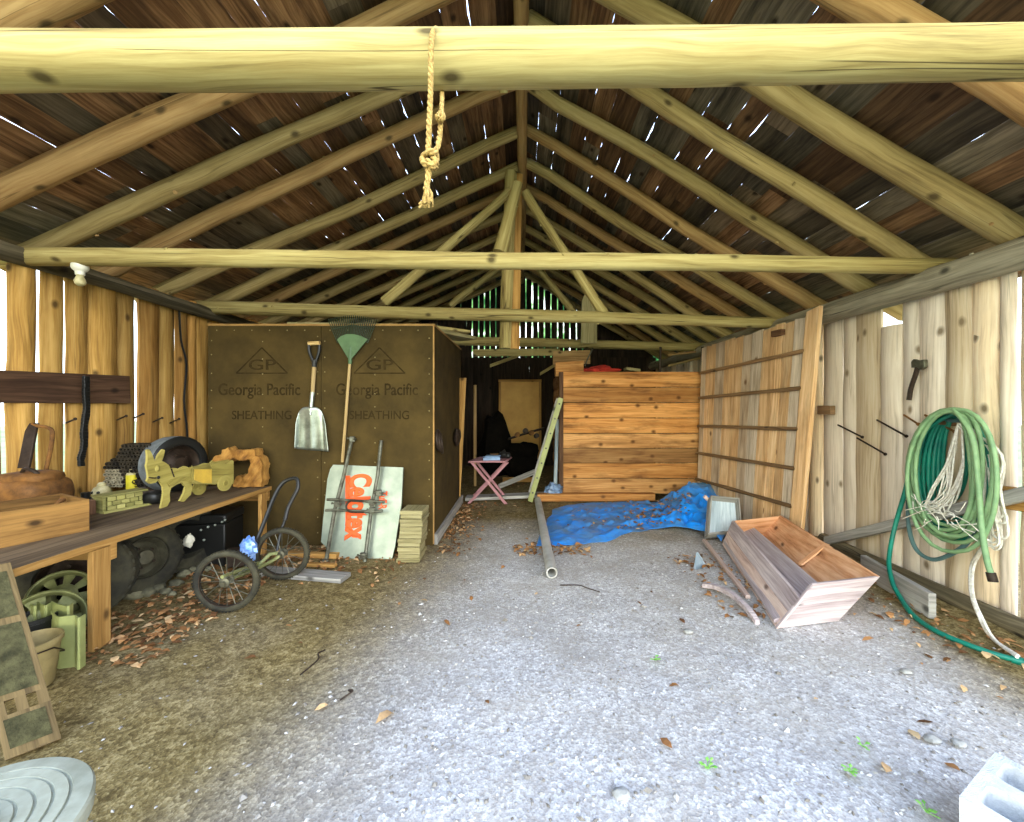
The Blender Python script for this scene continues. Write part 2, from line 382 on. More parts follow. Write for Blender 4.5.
M['backwall'] = wood('shade_dark_board', srgb(20, 15, 10), srgb(40, 30, 20), srgb(60, 46, 32), gs=(1.4, 20), knot=.2)  # near-black because the shade of the unlit back is put into the colour
M['dark'] = plain('shade_dark_junk', srgb(20, 17, 12), .95, c2=srgb(10, 9, 7), spec=.05)  # darkness of the back room put into the junk's own colour
def roughen(o, cuts=2, amp=.01, freq=14.0):
    import bmesh
    bm = bmesh.new(); bm.from_mesh(o.data)
    bmesh.ops.triangulate(bm, faces=bm.faces[:])
    for _ in range(cuts):
        es = [e for e in bm.edges if e.calc_length() > .03]
        if es: bmesh.ops.subdivide_edges(bm, edges=es, cuts=1); bmesh.ops.triangulate(bm, faces=[f for f in bm.faces if len(f.verts) > 3])
    bm.normal_update()
    for v in bm.verts:
        n_ = noise.noise(v.co*freq)+.5*noise.noise(v.co*freq*2.3); v.co += v.normal*amp*n_*1.4
    bm.to_mesh(o.data); bm.free(); o.data.update()
M['palestone'] = plain('pale_stone', srgb(164, 162, 154), .9, c2=srgb(130, 128, 120), scale=14, bump=.3)
# ================================================================== camera, sky
cam = bpy.data.cameras.new('camera'); co = bpy.data.objects.new('camera', cam); C.objects.link(co)
co.location = (0, 0, CZ); co.rotation_euler = (math.pi/2, 0, 0)
cam.sensor_width = 36; cam.sensor_fit = 'HORIZONTAL'; cam.lens = F/1024*36
cam.shift_x = (512-CX)/1024; cam.shift_y = (CY-411)/1024
cam.clip_start = .05
bpy.context.scene.camera = co
sc = bpy.context.scene
sc.view_settings.view_transform = 'Standard'; sc.view_settings.look = 'None'; sc.view_settings.gamma = 1
sc.view_settings.use_curve_mapping = False
sc.view_settings.exposure = EXPOSURE
sc.cycles.use_denoising = True
sc.cycles.max_bounces = 10; sc.cycles.diffuse_bounces = 7; sc.cycles.sample_clamp_indirect = 6

w = bpy.data.worlds.new('sky'); sc.world = w; w.use_nodes = True
nt = w.node_tree; bg = nt.nodes['Background']
W_ = N.__new__(N); W_.nt = nt
g = W_.n('TexCoord').outputs['Generated']
xyz = W_.n('SeparateXYZ', {0: g})
X, Y, Z = xyz.outputs
# sky: pale blue overhead, bright hazy white towards the yard in front of the shed, tree green low down behind it
up = W_.n('MapRange', {'Value': Z, 'From Min': .0, 'From Max': .75, 'To Min': 0.0, 'To Max': 1.0}).outputs[0]
base = W_.mix(up, SKY_LOW, SKY_HIGH)
front = W_.n('MapRange', {'Value': Y, 'From Min': .15, 'From Max': -.85, 'To Min': 0.0, 'To Max': 1.0}).outputs[0]
side = W_.n('MapRange', {'Value': X, 'From Min': -.7, 'From Max': .8, 'To Min': SIDE_L, 'To Max': 1.0}).outputs[0]
low = W_.n('MapRange', {'Value': Z, 'From Min': .75, 'From Max': .1, 'To Min': 0.0, 'To Max': 1.0}).outputs[0]
fr = W_.math('MULTIPLY', W_.math('MULTIPLY', front, side), low)
yard = W_.mix(W_.n('MapRange', {'Value': X, 'From Min': -.5, 'From Max': .5}).outputs[0], YARD_L, YARD_R)
col = W_.mix(fr, base, yard)
# woodland behind the shed, seen through the gable gaps
back = W_.n('MapRange', {'Value': Y, 'From Min': .55, 'From Max': .9}).outputs[0]
tn = W_.n('TexNoise', {'Vector': W_.n('Mapping', {'Vector': g, 'Scale': (26, 26, 26)}).outputs[0], 'Scale': 1.0, 'Detail': 4.0}).outputs['Fac']
trees = W_.ramp(tn, [(.42, (.02, .10, .03)), (.54, (.22, .5, .16)), (.62, (1.7, 1.9, 1.9))])
tl = W_.n('MapRange', {'Value': Z, 'From Min': .45, 'From Max': .3}).outputs[0]
col = W_.mix(W_.math('MULTIPLY', back, tl), col, trees)
nt.links.new(col, bg.inputs['Color']); bg.inputs['Strength'].default_value = WORLD

if SUN:
    sl = bpy.data.lights.new('sun', 'SUN'); so = bpy.data.objects.new('sun', sl); C.objects.link(so)
    sl.energy = SUN; sl.angle = .02; sl.color = (1, .93, .8)
    so.rotation_euler = V(SUN_FROM).to_track_quat('Z', 'Y').to_euler()

# ================================================================== ground and floor
def hz(x, y):
    p = V((x, y, 0))
    h = .022*noise.noise(p*.7)+.012*noise.noise(p*2.3+V((4, 4, 4)))+.005*noise.noise(p*9)
    if x > 2.7: h += .05*min(1, (x-2.7)/.7)*(.7+.5*noise.noise(p*3))
    if x < -2.7: h += .03*min(1, (-2.7-x)/.5)
    return h-.012
fb = MB()
x0, x1, y0, y1 = -5.2, 5.0, -1.2, 10.8
fb.grid(lambda u, v: V((x0+(x1-x0)*u, y0+(y1-y0)*v, hz(x0+(x1-x0)*u, y0+(y1-y0)*v))), 220, 250)
floor = struct(fb.build('floor', M['stone'], smooth=180, origin=(0, 0, 0)))
me = floor.data
a = me.attributes.new('dirt', 'FLOAT', 'POINT')
def ss(a, b, x):
    t = max(0, min(1, (x-a)/(b-a))); return t*t*(3-2*t)
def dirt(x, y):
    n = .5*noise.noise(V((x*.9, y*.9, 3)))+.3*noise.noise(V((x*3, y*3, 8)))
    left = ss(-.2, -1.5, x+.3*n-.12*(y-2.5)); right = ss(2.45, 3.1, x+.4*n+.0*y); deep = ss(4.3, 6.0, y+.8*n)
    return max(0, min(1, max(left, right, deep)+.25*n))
a.data.foreach_set('value', [dirt(v.co.x, v.co.y) for v in me.vertices])
m = N('gravel_and_dirt'); oc = m.n('TexCoord').outputs['Object']
v1 = m.n('TexVoronoi', {'Vector': oc, 'Scale': 55.0}); v2 = m.n('TexVoronoi', {'Vector': oc, 'Scale': 120.0})
cs1 = m.n('SeparateColor', {0: v1.outputs['Color']}).outputs[0]; cs2 = m.n('SeparateColor', {0: v2.outputs['Color']}).outputs[1]
cell = m.math('ADD', m.math('MULTIPLY', cs1, .55), m.math('MULTIPLY', cs2, .45))
gcol = m.ramp(cell, [(.15, srgb(150, 144, 138)), (.5, srgb(176, 172, 168)), (.8, srgb(198, 195, 190)), (.95, srgb(232, 230, 226))])
n1 = m.n('TexNoise', {'Vector': oc, 'Scale': 2.2, 'Detail': 6.0, 'Roughness': .7}).outputs['Fac']
gcol = m.mix(m.n('MapRange', {'Value': n1, 'From Min': .42, 'From Max': .62, 'To Min': 0.0, 'To Max': .55}).outputs[0], gcol, srgb(160, 152, 140))
n2 = m.n('TexNoise', {'Vector': oc, 'Scale': 9.0, 'Detail': 6.0, 'Roughness': .75}).outputs['Fac']
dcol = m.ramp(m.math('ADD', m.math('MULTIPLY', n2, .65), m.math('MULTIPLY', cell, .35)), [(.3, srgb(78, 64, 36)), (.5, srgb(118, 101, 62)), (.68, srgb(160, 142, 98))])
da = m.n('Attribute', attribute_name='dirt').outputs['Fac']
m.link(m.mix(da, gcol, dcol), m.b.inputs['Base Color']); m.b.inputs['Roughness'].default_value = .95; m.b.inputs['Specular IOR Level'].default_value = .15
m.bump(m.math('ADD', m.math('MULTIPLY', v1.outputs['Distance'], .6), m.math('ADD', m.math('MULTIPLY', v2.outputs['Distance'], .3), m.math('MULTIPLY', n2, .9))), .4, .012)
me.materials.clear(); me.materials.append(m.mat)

gb = MB()
for q in (((-40, -40), (40, -1.2)), ((-40, -1.2), (-5.2, 10.8)), ((5.0, -1.2), (40, 10.8)), ((-40, 10.8), (40, 40))):
    (ax, ay), (bx, by) = q
    gb.add([(ax, ay, -.02), (bx, ay, -.02), (bx, by, -.02), (ax, by, -.02)], [(0, 1, 2, 3)], [[(0, 0), (1, 0), (1, 1), (0, 1)]])
struct(gb.build('ground_outside', plain('yard_ground', srgb(140, 138, 92), .95, c2=srgb(112, 124, 70), scale=.4), smooth=0, origin=(0, 0, 0)))

# ================================================================== shell
XL, XR, YB, YF = -4.3, 3.55, 10.6, 1.25
def roof_z(x, up=0.0): return 5.08+up-(.603*x if x > 0 else -.4465*x)

# left wall: golden slabs, light showing between some of them
wl = MB()
edges = [1.3, 1.55, 1.8, 2.05, 2.32, 2.56, 2.81, 3.05, 3.327, 3.554, 3.77, 3.965, 4.24, 4.456, 4.74, 4.96, 5.13, 5.28, 5.48, 5.75, 6.0]
gaps = {3.327: .05, 3.554: .06, 3.77: .03, 4.24: .012, 4.456: .065, 4.96: .03, 5.28: .045, 3.05: .05, 2.56: .03}
y = 6.0
while y < YB: y += R(.2, .28); edges.append(min(y, YB))
for a_, b_ in zip(edges, edges[1:]):
    g0, g1 = gaps.get(a_, 0)/2, gaps.get(b_, 0)/2
    yc = (a_+g0+b_-g1)/2; wd = (b_-g1)-(a_+g0)
    wl.slab((XL-.03, yc, -.05), (XL-.03, yc, 2.95-R(0, .03)), (0, wd+(.004 if a_ not in gaps else -.004), 0), (R(.045, .075), 0, 0), n=22, wob=.014, bulge=.5, bow=.01)
struct(wl.build('wall_left', M['wall_l'], smooth=50))

wr = MB()
edges = [1.3, 1.55, 1.8, 2.03, 2.28, 2.5, 2.70, 2.87, 2.98, 3.155, 3.357, 3.577, 3.737, 3.955, 4.264, 4.43, 4.72, 4.95, 5.2, 5.45, 5.7, 5.95, 6.2, 6.45, 6.7, 6.95]
gaps = {2.87: .03, 2.70: .025, 3.577: .005, 3.955: .006, 4.43: .006, 4.72: .006}
y = 6.95
while y < YB: y += R(.2, .28); edges.append(min(y, YB))
for a_, b_ in zip(edges, edges[1:]):
    g0, g1 = gaps.get(a_, 0)/2, gaps.get(b_, 0)/2
    yc = (a_+g0+b_-g1)/2; wd = (b_-g1)-(a_+g0)
    top = {3.737: 2.36, 3.577: 2.58, 3.955: 2.55}.get(a_, R(2.56, 2.72))
    wr.slab((XR+.03, yc, -.05), (XR+.03, yc, top), (0, wd+(.006 if a_ not in gaps else -.004), 0), (-R(.03, .055), 0, 0), n=22, wob=.014, bulge=.25, bow=.012)
struct(wr.build('wall_right', M['wall_r'], smooth=50))

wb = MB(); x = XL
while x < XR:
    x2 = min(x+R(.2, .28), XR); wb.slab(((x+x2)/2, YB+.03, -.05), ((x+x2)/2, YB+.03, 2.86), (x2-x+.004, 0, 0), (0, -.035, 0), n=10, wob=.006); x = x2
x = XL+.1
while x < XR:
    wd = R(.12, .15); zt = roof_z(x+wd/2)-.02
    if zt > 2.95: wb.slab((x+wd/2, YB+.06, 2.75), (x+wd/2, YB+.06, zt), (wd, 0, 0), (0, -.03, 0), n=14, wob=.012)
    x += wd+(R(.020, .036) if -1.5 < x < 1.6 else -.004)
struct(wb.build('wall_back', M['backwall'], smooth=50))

# roof deck: boards running the length of the shed, each slope its own row
def deck(sign, xend, name):
    b = MB(); s_ = .603 if sign > 0 else .4465; cs = 1/math.sqrt(1+s_*s_)
    L = xend/cs; t = .0
    while t < L:
        wd = R(.17, .26); t2 = min(t+wd, L)
        yy = YF-.65+R(-.06, .04)  # unseen front overhang lengthened to shade the front tie beam
        while yy < YB+.2:
            y2 = min(yy+R(2.2, 4.2), YB+.25); n = max(3, int((y2-yy)/.06)); sd = R(0, 99)
            vs = []; lift = R(0, .006); gap = R(.0, 1) < .55
            for i in range(n+1):
                y_ = yy+(y2-yy)*i/n
                k = max(0, noise.noise(V((y_*8.5, sd, 1)))-.02)*.022 if gap and .3*y_ < 1.75+R(-.1, .1) else -.004
                for tt, hh in ((t+k, 0), (t2, 0), (t2, .008), (t+k, .008)):
                    xx = sign*tt*cs; zz = 5.08-tt*cs*s_+hh+lift+.004*noise.noise(V((y_, t, sd)))
                    vs.append((xx, y_, zz))
            fs, uvs = [], []
            for i in range(n):
                for j in range(4):
                    j2 = (j+1) % 4; fs.append((i*4+j, i*4+j2, i*4+4+j2, i*4+4+j))
                    c0, c1 = (0, wd, wd+.02, 2*wd+.02)[j], (wd, wd+.02, 2*wd+.02, 2*wd+.04)[j]
                    u0, u1 = (y2-yy)*i/n, (y2-yy)*(i+1)/n
                    uvs.append([(u0, c0), (u0, c1), (u1, c1), (u1, c0)])
            b.add(vs, fs, uvs); yy = y2+.003
        t = t2+.0008
    return struct(b.build(name, M['deck'], smooth=30))
deck(-1, 4.75, 'ceiling_left'); deck(1, 4.05, 'ceiling_right')

# ================================================================== timbers
def log(name, label, cat, pts, r, mat, group=None, n=14, wob=.12, seg=14, bend=.03):
    pts = [V(p) for p in pts]; a, b = pts[0], pts[-1]
    sd = R(0, 99); P = []
    for i in range(seg+1):
        f = i/seg; p = a.lerp(b, f)
        if 0 < i < seg: p = p+V((bend*noise.noise(V((f*2.5, sd, 0))), bend*noise.noise(V((f*2.5, sd, 4))), bend*noise.noise(V((f*2.5, sd, 8)))))
        P.append(p)
    r0, r1 = r if isinstance(r, tuple) else (r, r)
    b_ = MB(); b_.tube(P, [r0+(r1-r0)*i/seg for i in range(seg+1)], n=n, wob=wob)
    d = (b-a).normalized(); u, v_ = perp(d)
    L = (b-a).length
    for k in range(int(L*1.2)):                         # trimmed branch stubs
        f = R(.05, .95); an = R(0, 6.28); p = P[min(seg, int(f*seg))]; o = u*math.cos(an)+v_*math.sin(an); rr = r0+(r1-r0)*f
        b_.tube([p+o*rr*.8, p+o*(rr*1.04+R(0, .008))], R(.010, .018), n=7)
    o = b_.build(name, mat, smooth=60)
    return tag(o, label, cat, group)

tieg = 'log tie beams across the shed'
log('tie_beam', 'thick pale yellow peeled log tie beam over the open front, with a rope looped on it', 'beam', [at(-700, 70, 1.40), at(1510, 46, 1.40)], (.092, .078), M['log'], tieg, n=20, bend=.02, seg=22, wob=.08)
log('tie_beam', 'second log tie beam from the front, above the start of the bench and carrying the bulb', 'beam', [at(-4, 256, 3.385), at(955, 266, 3.385)], (.078, .066), M['log'], tieg, bend=.015, seg=22, wob=.08)
log('tie_beam', 'third log tie beam from the front, just above the brown sheathed room', 'beam', [at(196, 307, 5.38), at(786, 323, 5.38)], (.092, .072), M['log'], tieg, bend=.012, seg=22, wob=.08)
log('tie_beam', 'rearmost log tie beam, above the dark doorway to the back', 'beam', [(-4.25, 7.8, 2.93), at(708, 347.5, 7.8)], (.09, .085), M['log'], tieg, bend=.02, seg=20, wob=.08)
log('wall_plate_log', 'dark log plate along the top of the workbench wall', 'beam', [(-4.2, YF, 2.83), (-4.2, YB, 2.83)], (.078, .07), M['plate'], None, bend=.04, seg=26, wob=.2)
log('wall_plate_log', 'heavy grey weathered log plate along the top of the hose wall', 'beam', [(3.45, YF, 2.67), (3.45, YB, 2.62)], (.115, .10), M['plate'] if 0 else wood('grey_plate_log', srgb(84, 78, 64), srgb(132, 124, 104), srgb(164, 156, 134), gs=(1, 14), knot=.3, stain=.5, crack=.8), None, bend=.05, seg=26, wob=.2)
log('ridge_pole', 'straight ridge pole running back under the peak of the roof', 'beam', [(0, YF-.5, 4.87), (0, YB, 4.87)], .062, M['rafter'], None, bend=.02, seg=20)
rd = [(2.19, 2.19), (2.99, 2.85), (3.57, 3.43), (4.11, 4.11), (4.85, 4.80), (5.56, 5.46)]+[(6.12+.66*i, 6.12+.66*i) for i in range(7)]
for i, (dl, dr) in enumerate(rd):
    big = .012 if i < 2 else 0
    log('rafter', f'{ORD[i+1]} round log rafter from the open front on the roof slope above the workbench', 'rafter', [(-4.62, dl, 4.92-.4465*4.62), (-.055, dl+R(-.02, .02), 4.92)], (.088+big, .066+big), M['rafter'], 'log rafters above the workbench', n=12, seg=12, bend=.05)
    log('rafter', f'{ORD[i+1]} round log rafter from the open front on the roof slope above the hose wall', 'rafter', [(3.95, dr, 4.92-.603*3.95), (.055, dr+R(-.02, .02), 4.92)], (.088+big, .066+big), M['rafter'], 'log rafters above the hose wall', n=12, seg=12, bend=.05)
# king post and struts on the third beam
kp = MB(); kp.slab((-.235, 5.52, 2.38), (-.15, 5.52, 4.80), (.16, 0, 0), (0, -.07, 0), n=10, wob=.008, bulge=.3)
tag(kp.build('king_post', M['log']), 'wide flat king post rising from the third tie beam to the ridge', 'post')
kp = MB(); kp.slab((-.10, 5.58, 2.38), (-.06, 5.58, 4.80), (.13, 0, 0), (0, -.06, 0), n=10, wob=.008)
tag(kp.build('post_board', M['lumber']), 'narrow darker board standing against the king post', 'post')
log('brace', 'short slanted log brace with rounded foot in front of the king post', 'brace', [at(518, 184, 5.25), at(500, 253, 5.15)], (.07, .095), M['log'], None, seg=6, bend=.0)
log('strut', 'steep pole strut from the king post towards the sheathed room', 'strut', [at(511, 190, 5.40), at(384, 302, 5.42)], (.055, .07), M['log'], None, seg=8, bend=.02)
log('strut', 'steep pole strut from the king post towards the plank bin', 'strut', [at(525, 192, 5.40), at(604, 314, 5.42)], (.06, .07), M['log'], None, seg=8, bend=.02)
log('strut', 'shorter strut standing on the rearmost beam, on the workbench half', 'strut', [at(512, 256, 7.75), at(450, 306, 7.75)], (.06, .07), M['log'], None, seg=6, bend=.02)
log('strut', 'shorter strut standing on the rearmost beam, on the hose half', 'strut', [at(528, 256, 7.75), at(578, 318, 7.75)], (.06, .07), M['log'], None, seg=6, bend=.02)
sb = MB(); P0 = [onplane(x, y, (0, 7.0, 0), (0, 1, 0)) for x, y in ((581, 343), (582, 300), (586, 291), (590, 289), (594, 292), (597, 301), (597, 343))]
sb.prism(P0, (0, .06, 0)); tag(sb.build('upright_slab', M['shingle']), 'short pale slab with a rounded top standing by the rear struts', 'board')
lb = MB(); lb.bar(at(473, 353, 8.0), at(560, 352, 8.0), (0, 0, .14), (0, .05, 0)); tag(lb.build('header_board', M['log']), 'flat pale header board below the rearmost tie beam', 'board')
lb = MB(); lb.bar(at(553, 358, 7.6), at(590, 357, 7.6), (0, 0, .26), (0, .05, 0)); tag(lb.build('header_board', M['rafter']), 'wide short board hanging under the rearmost beam beside the bin', 'board')
lb = MB(); lb.bar(at(555, 370, 6.95), at(583, 368, 6.95), (0, 0, .24), (0, .2, 0)); tag(lb.build('wood_block', M['crib'], bevel=.01), 'square timber block sitting on the top corner of the plank bin', 'block')
def text_mesh(name, body, size, mtx, mat, parent, extrude=.002, sx=1.0, bold=0.0, bev=0.0):
    cu = bpy.data.curves.new(name, 'FONT'); cu.body = body; cu.size = size; cu.align_x = 'CENTER'; cu.align_y = 'CENTER'
    cu.extrude = extrude; cu.offset = bold; cu.bevel_depth = bev; cu.bevel_resolution = 0
    tmp = bpy.data.objects.new('tmp_text', cu); C.objects.link(tmp)
    bpy.context.view_layer.update()
    me = bpy.data.meshes.new_from_object(tmp.evaluated_get(bpy.context.evaluated_depsgraph_get()))
    bpy.data.objects.remove(tmp)
    me.transform(Matrix.Diagonal((sx, 1, 1, 1)))
    root = parent
    while root.parent: root = root.parent
    me.transform(Matrix.Translation(-root.location) @ mtx)
    me.materials.clear(); me.materials.append(mat)
    o = bpy.data.objects.new(name, me); C.objects.link(o); o.parent = parent
    return o
def frame(o, xa, ya):
    """matrix with local x, y axes along xa, ya and origin o"""
    xa = V(xa).normalized(); ya = (V(ya)-xa*V(ya).dot(xa)).normalized(); za = xa.cross(ya)
    m = Matrix((xa, ya, za)).transposed().to_4x4(); m.translation = V(o); return m

# ================================================================== brown sheathed room
BY = 4.55; bx0, bx1 = -3.57, -1.00; bz = 2.5; byb = 6.55
bm_ = (bx0+bx1)/2
room = thing('storage_enclosure', 'tall brown fibreboard-sheathed enclosure standing at the far end of the workbench', 'enclosure', ((bx0+bx1)/2, BY+1, 0))
for k, (a_, b_) in enumerate(((bx0, bm_-.003), (bm_+.003, bx1-.02))):
    s_ = MB(); s_.box(((a_+b_)/2, BY+.01, bz/2), (b_-a_, .02, bz))
    nb = s_; nb.mi = 1
    for xx in (a_+.04, (a_+b_)/2-.02, b_-.035):
        for z in [.15+.2*i for i in range(12)]: nb.blob((xx, BY-.002, z+R(-.03, .03)), (.008, .004, .008), 0, 6, 4)
    for xx in [a_+.1+.2*i for i in range(6)]: nb.blob((xx, BY-.002, bz-.05), (.008, .004, .008), 0, 6, 4)
    sh = s_.build('sheathing_sheet', [M['sheath'], M['nail']], room, smooth=0)
    c = (a_+b_)/2+(-.03 if k == 0 else .03); y_ = BY-.001
    FR = lambda z, dx=0: frame((c+dx, y_, z), (1, 0, 0), (0, 0, 1))
    tz = CZ+(CY-360)*BY/F
    lg = MB()
    for p, q in (((-.29, tz-.15), (0, tz+.14)), ((0, tz+.14), (.29, tz-.15)), ((-.29, tz-.15), (.29, tz-.15))):
        lg.bar((c+p[0], y_, p[1]), (c+q[0], y_, q[1]), (0, 0, .014) if p[1] == q[1] else V((.010, 0, .010 if p[0] > -.1 else -.010)), (0, .003, 0))
    lg.build('printed_triangle', M['print'], sh, smooth=0)
    text_mesh('printed_lettering', 'GP', .17, FR(tz-.06), M['print'], sh, sx=1.5, bold=.001)
    text_mesh('printed_lettering', 'Georgia Pacific', .19, FR(CZ+(CY-390)*BY/F, -.03), M['print'], sh, sx=.82, bold=.002)
    text_mesh('printed_lettering', 'SHEATHING', .14, FR(CZ+(CY-415.5)*BY/F), M['print'], sh, sx=.9, bold=.001)
s_ = MB(); s_.box((bx1-.01, (BY+byb)/2, bz/2), (.02, byb-BY-.002, bz)); s_.build('side_sheet', M['sheath'], room, smooth=0)
s_ = MB(); s_.box((bx0+.01, (BY+byb)/2, bz/2), (.02, byb-BY-.04, bz)); s_.build('side_sheet', M['sheath'], room, smooth=0)
s_ = MB(); s_.box((bm_, byb-.01, bz/2), (bx1-bx0-.05, .02, bz)); s_.build('back_sheet', M['sheath'], room, smooth=0)
s_ = MB(); s_.box((bm_, (BY+byb)/2, bz+.012), (bx1-bx0+.01, byb-BY+.01, .022)); s_.build('top_sheet', M['edge'], room, smooth=0)
s_ = MB(); s_.bar((bx1-.004, BY-.003, .02), (bx1-.004, BY-.003, bz), (.016, 0, 0), (0, .012, 0)); s_.build('corner_edge', M['edge'], room, smooth=0)
s_ = MB(); s_.bar((bx1+.02, BY, .07), (bx1+.02, byb, .07), (0, 0, .12), (.035, 0, 0)); s_.build('skid_board', M['grey'], room)
s_ = MB()
for k in range(3):
    cc = onx(437, 440, bx1)+V((.022, 0, 0)); s_.lathe([(.11+.018*math.cos(t*.785), .018*math.sin(t*.785)) for t in range(8)], cc+V((.012*k, .02*k-.02, -.02*k)), (1, .12*k, .1), n=20, closed=True)
hr = s_.build('iron_rings', M['iron'])
tag(hr, 'dark iron rings hanging in a bunch on the side of the brown sheathed enclosure', 'ring')
s_ = MB(); s_.slab(at(457, 499, 6.42), at(463, 378, 6.42), (.11, 0, 0), (0, -.03, 0), wob=.006)
tag(s_.build('trim_board', M['lumber']), 'upright pale board standing at the back corner of the sheathed enclosure, beside the doorway', 'board')
s_ = MB(); s_.blob(onx(457, 437, -.95), (.05, .12, .12), .4, 12, 8); tag(s_.build('hanging_bundle', M['iron']), 'small dark bundle hung beside the upright board at the doorway', 'bundle')
# lumber lying on top of it
z0 = bz+.025
for (a_, b_, wdt, th, mt, lb_) in (((-2.75, 4.75), (-1.45, 4.85), .16, .045, 'shingle', 'long pale plank lying on top of the sheathed enclosure, behind the rake tines'),
                             ((-1.35, 4.9), (-.78, 5.75), .30, .05, 'shingle', 'pale plank end sticking out over the doorway corner of the enclosure'),
                             ((-2.95, 4.8), (-2.75, 5.9), .12, .05, 'shingle', 'narrow plank pointing into the shed on top of the enclosure'),
                             ((-3.35, 4.8), (-3.05, 6.2), .10, .05, 'rafter', 'dull offcut pointing back on top of the enclosure nearest the wall')):
    s_ = MB(); a2, b2 = V((*a_, z0+th/2)), V((*b_, z0+th/2)); d = (b2-a2).normalized()
    s_.bar(a2, b2, V((-d.y, d.x, 0))*wdt, (0, 0, th)); tag(s_.build('plank', M[mt], bevel=.004), lb_, 'board', 'planks on top of the enclosure')
s_ = MB(); s_.bar((-1.25, 5.1, z0+.075), (-.75, 5.5, z0+.075), (.1, -.1, 0), (0, 0, .04)); tag(s_.build('plank', M['log'], bevel=.004), 'short plank crossing another pale one over the doorway corner of the enclosure', 'board', 'planks on top of the enclosure')

# scoop shovel hung on the sheathing
sy = BY-.035
P = lambda x, y, d=sy: at(x, y, d)
sh = thing('scoop_shovel', 'aluminium scoop shovel with wooden shaft hanging on the brown sheathing', 'shovel', P(311, 450))
b = MB(); b.tube([P(308.5, 343.5), P(320, 343)], .022, 12); b.build('grip', M['handle'], sh)
b = MB(); b.tube(mid([P(309, 345), P(309.5, 352), P(313, 361), P(314, 364)]), .017, 8); b.tube(mid([P(319.5, 345), P(319, 352), P(316, 361), P(315, 364)]), .017, 8); b.tube([P(314.6, 360), P(314.4, 367)], .026, 10); b.build('handle_fork', M['blackp'], sh)
b = MB(); b.tube([P(314.4, 362), P(312.6, 394)], .022, 12); b.build('shaft', M['handle'], sh)
b = MB(); b.tube([P(312.7, 392), P(311.5, 404), P(310.5, 415, sy-.03)], [.024, .022, .018], 12); b.build('socket', M['alu'], sh)
bl = MB()
def blade(u, v):
    # u across, v down: flat pan with raised shoulders and sides
    yt = 407+17*abs(2*u-1)**4.5; y_ = yt+(450+1.5*(2*u-1)-yt)*v
    half = 15.0+2.2*v; x = 310.5+(2*u-1)*half+.8*v
    e = abs(2*u-1); depth = sy+.015-.05*(1-v)*(1-e)**.7+(-.045*max(0, (e-.78)/.22)) - .012*math.cos((2*u-1)*9)*v*(1-e)
    return at(x, y_, depth)
bl.grid(blade, 26, 16); o = bl.build('blade', M['alu'], sh, smooth=60)
sol = o.modifiers.new('thick', 'SOLIDIFY'); sol.thickness = .004
# leaf rake
rk = thing('leaf_rake', 'green fan leaf rake hung tines up on the brown sheathing', 'rake', P(343, 462))
b = MB(); b.tube([P(350, 360), P(342.5, 462)], [.015, .017], 10); b.build('handle', M['handle'], rk)
fan = [(350, 361)]+[(350+ (x-350), y) for x, y in ((337.5, 340), (341, 336.5), (347, 334.3), (354, 334.3), (361, 336), (368, 339.5))]
b = MB(); b.prism([P(x, y) for x, y in fan], (0, -.012, 0)); b.tube([P(350.5, 347), P(350, 364)], .022, 8); b.build('fan_plate', M['rake_g'], rk, smooth=0)
b = MB()
for k in range(24):
    f = k/23; x1_, y1_ = 337.5+30*f, 340-5.7*math.sin(math.pi*f); x2_, y2_ = 329+47*f, 322-4*math.sin(math.pi*f)
    b.tube([P(x1_, y1_+3), P(x2_, y2_), P(x2_+.4*(f-.5), y2_-2.5, sy-.02), P(x2_, y2_-2.2, sy-.06)], .0055, 5)
b.tube([P(333, 329), P(353, 325), P(372, 329)], .006, 5); b.build('tines', M['rake_t'], rk)

# foil faced board with orange lettering, leaning on the sheathing
n_ = V((0, -.93, -.30)).normalized(); P0 = V((-1.6, 4.2, 0)); n_ = V((0, -.95, .31)).normalized()
OP = lambda x, y, off=0: onplane(x, y, P0+n_*off, n_)
z5 = lambda x, y: (300+.1825*x, 430+.1825*y)
foil = [z5(*q) for q in ((182, 190), (565, 205), (556, 400), (520, 640), (505, 700), (470, 730), (210, 728), (160, 660), (115, 612), (128, 480), (150, 270), (165, 215))]
fo = thing('foil_insulation_board', 'silver foil-faced insulation board with orange lettering leaning on the brown sheathing', 'insulation board', OP(360, 563))
b = MB(); b.prism([OP(*q) for q in foil][::-1], -n_*.03); b.build('board', M['foil'], fo, smooth=0)
ca, cb = OP(*z5(322, 222)), OP(*z5(318, 600)); dn = (cb-ca)
ctr = OP(*z5(314, 412), .004)
xa = OP(*z5(300, 595))-OP(*z5(326, 225)); ya = OP(*z5(385, 410))-OP(*z5(245, 405))
text_mesh('orange_lettering', 'Celotex', 1.0, frame(ctr, xa, ya) @ Matrix.Diagonal((xa.length/3.45, ya.length/.86, .12, 1)), M['orange'], fo, bold=.010, bev=.035)
b = MB()
for (p, q) in (((262, 250), (262, 520)), ((262, 520), (300, 590))):
    a_, c_ = OP(*z5(*p), .003), OP(*z5(*q), .003); b.bar(a_, c_, V((.05, 0, 0)), n_*.003)
b.build('orange_stripe', M['orange'], fo, smooth=0)
text_mesh('small_lettering', 'Tuff-R', .12, frame(OP(*z5(452, 385), .004), xa, ya), M['orange'], fo, sx=.62, bold=.001, bev=.002)
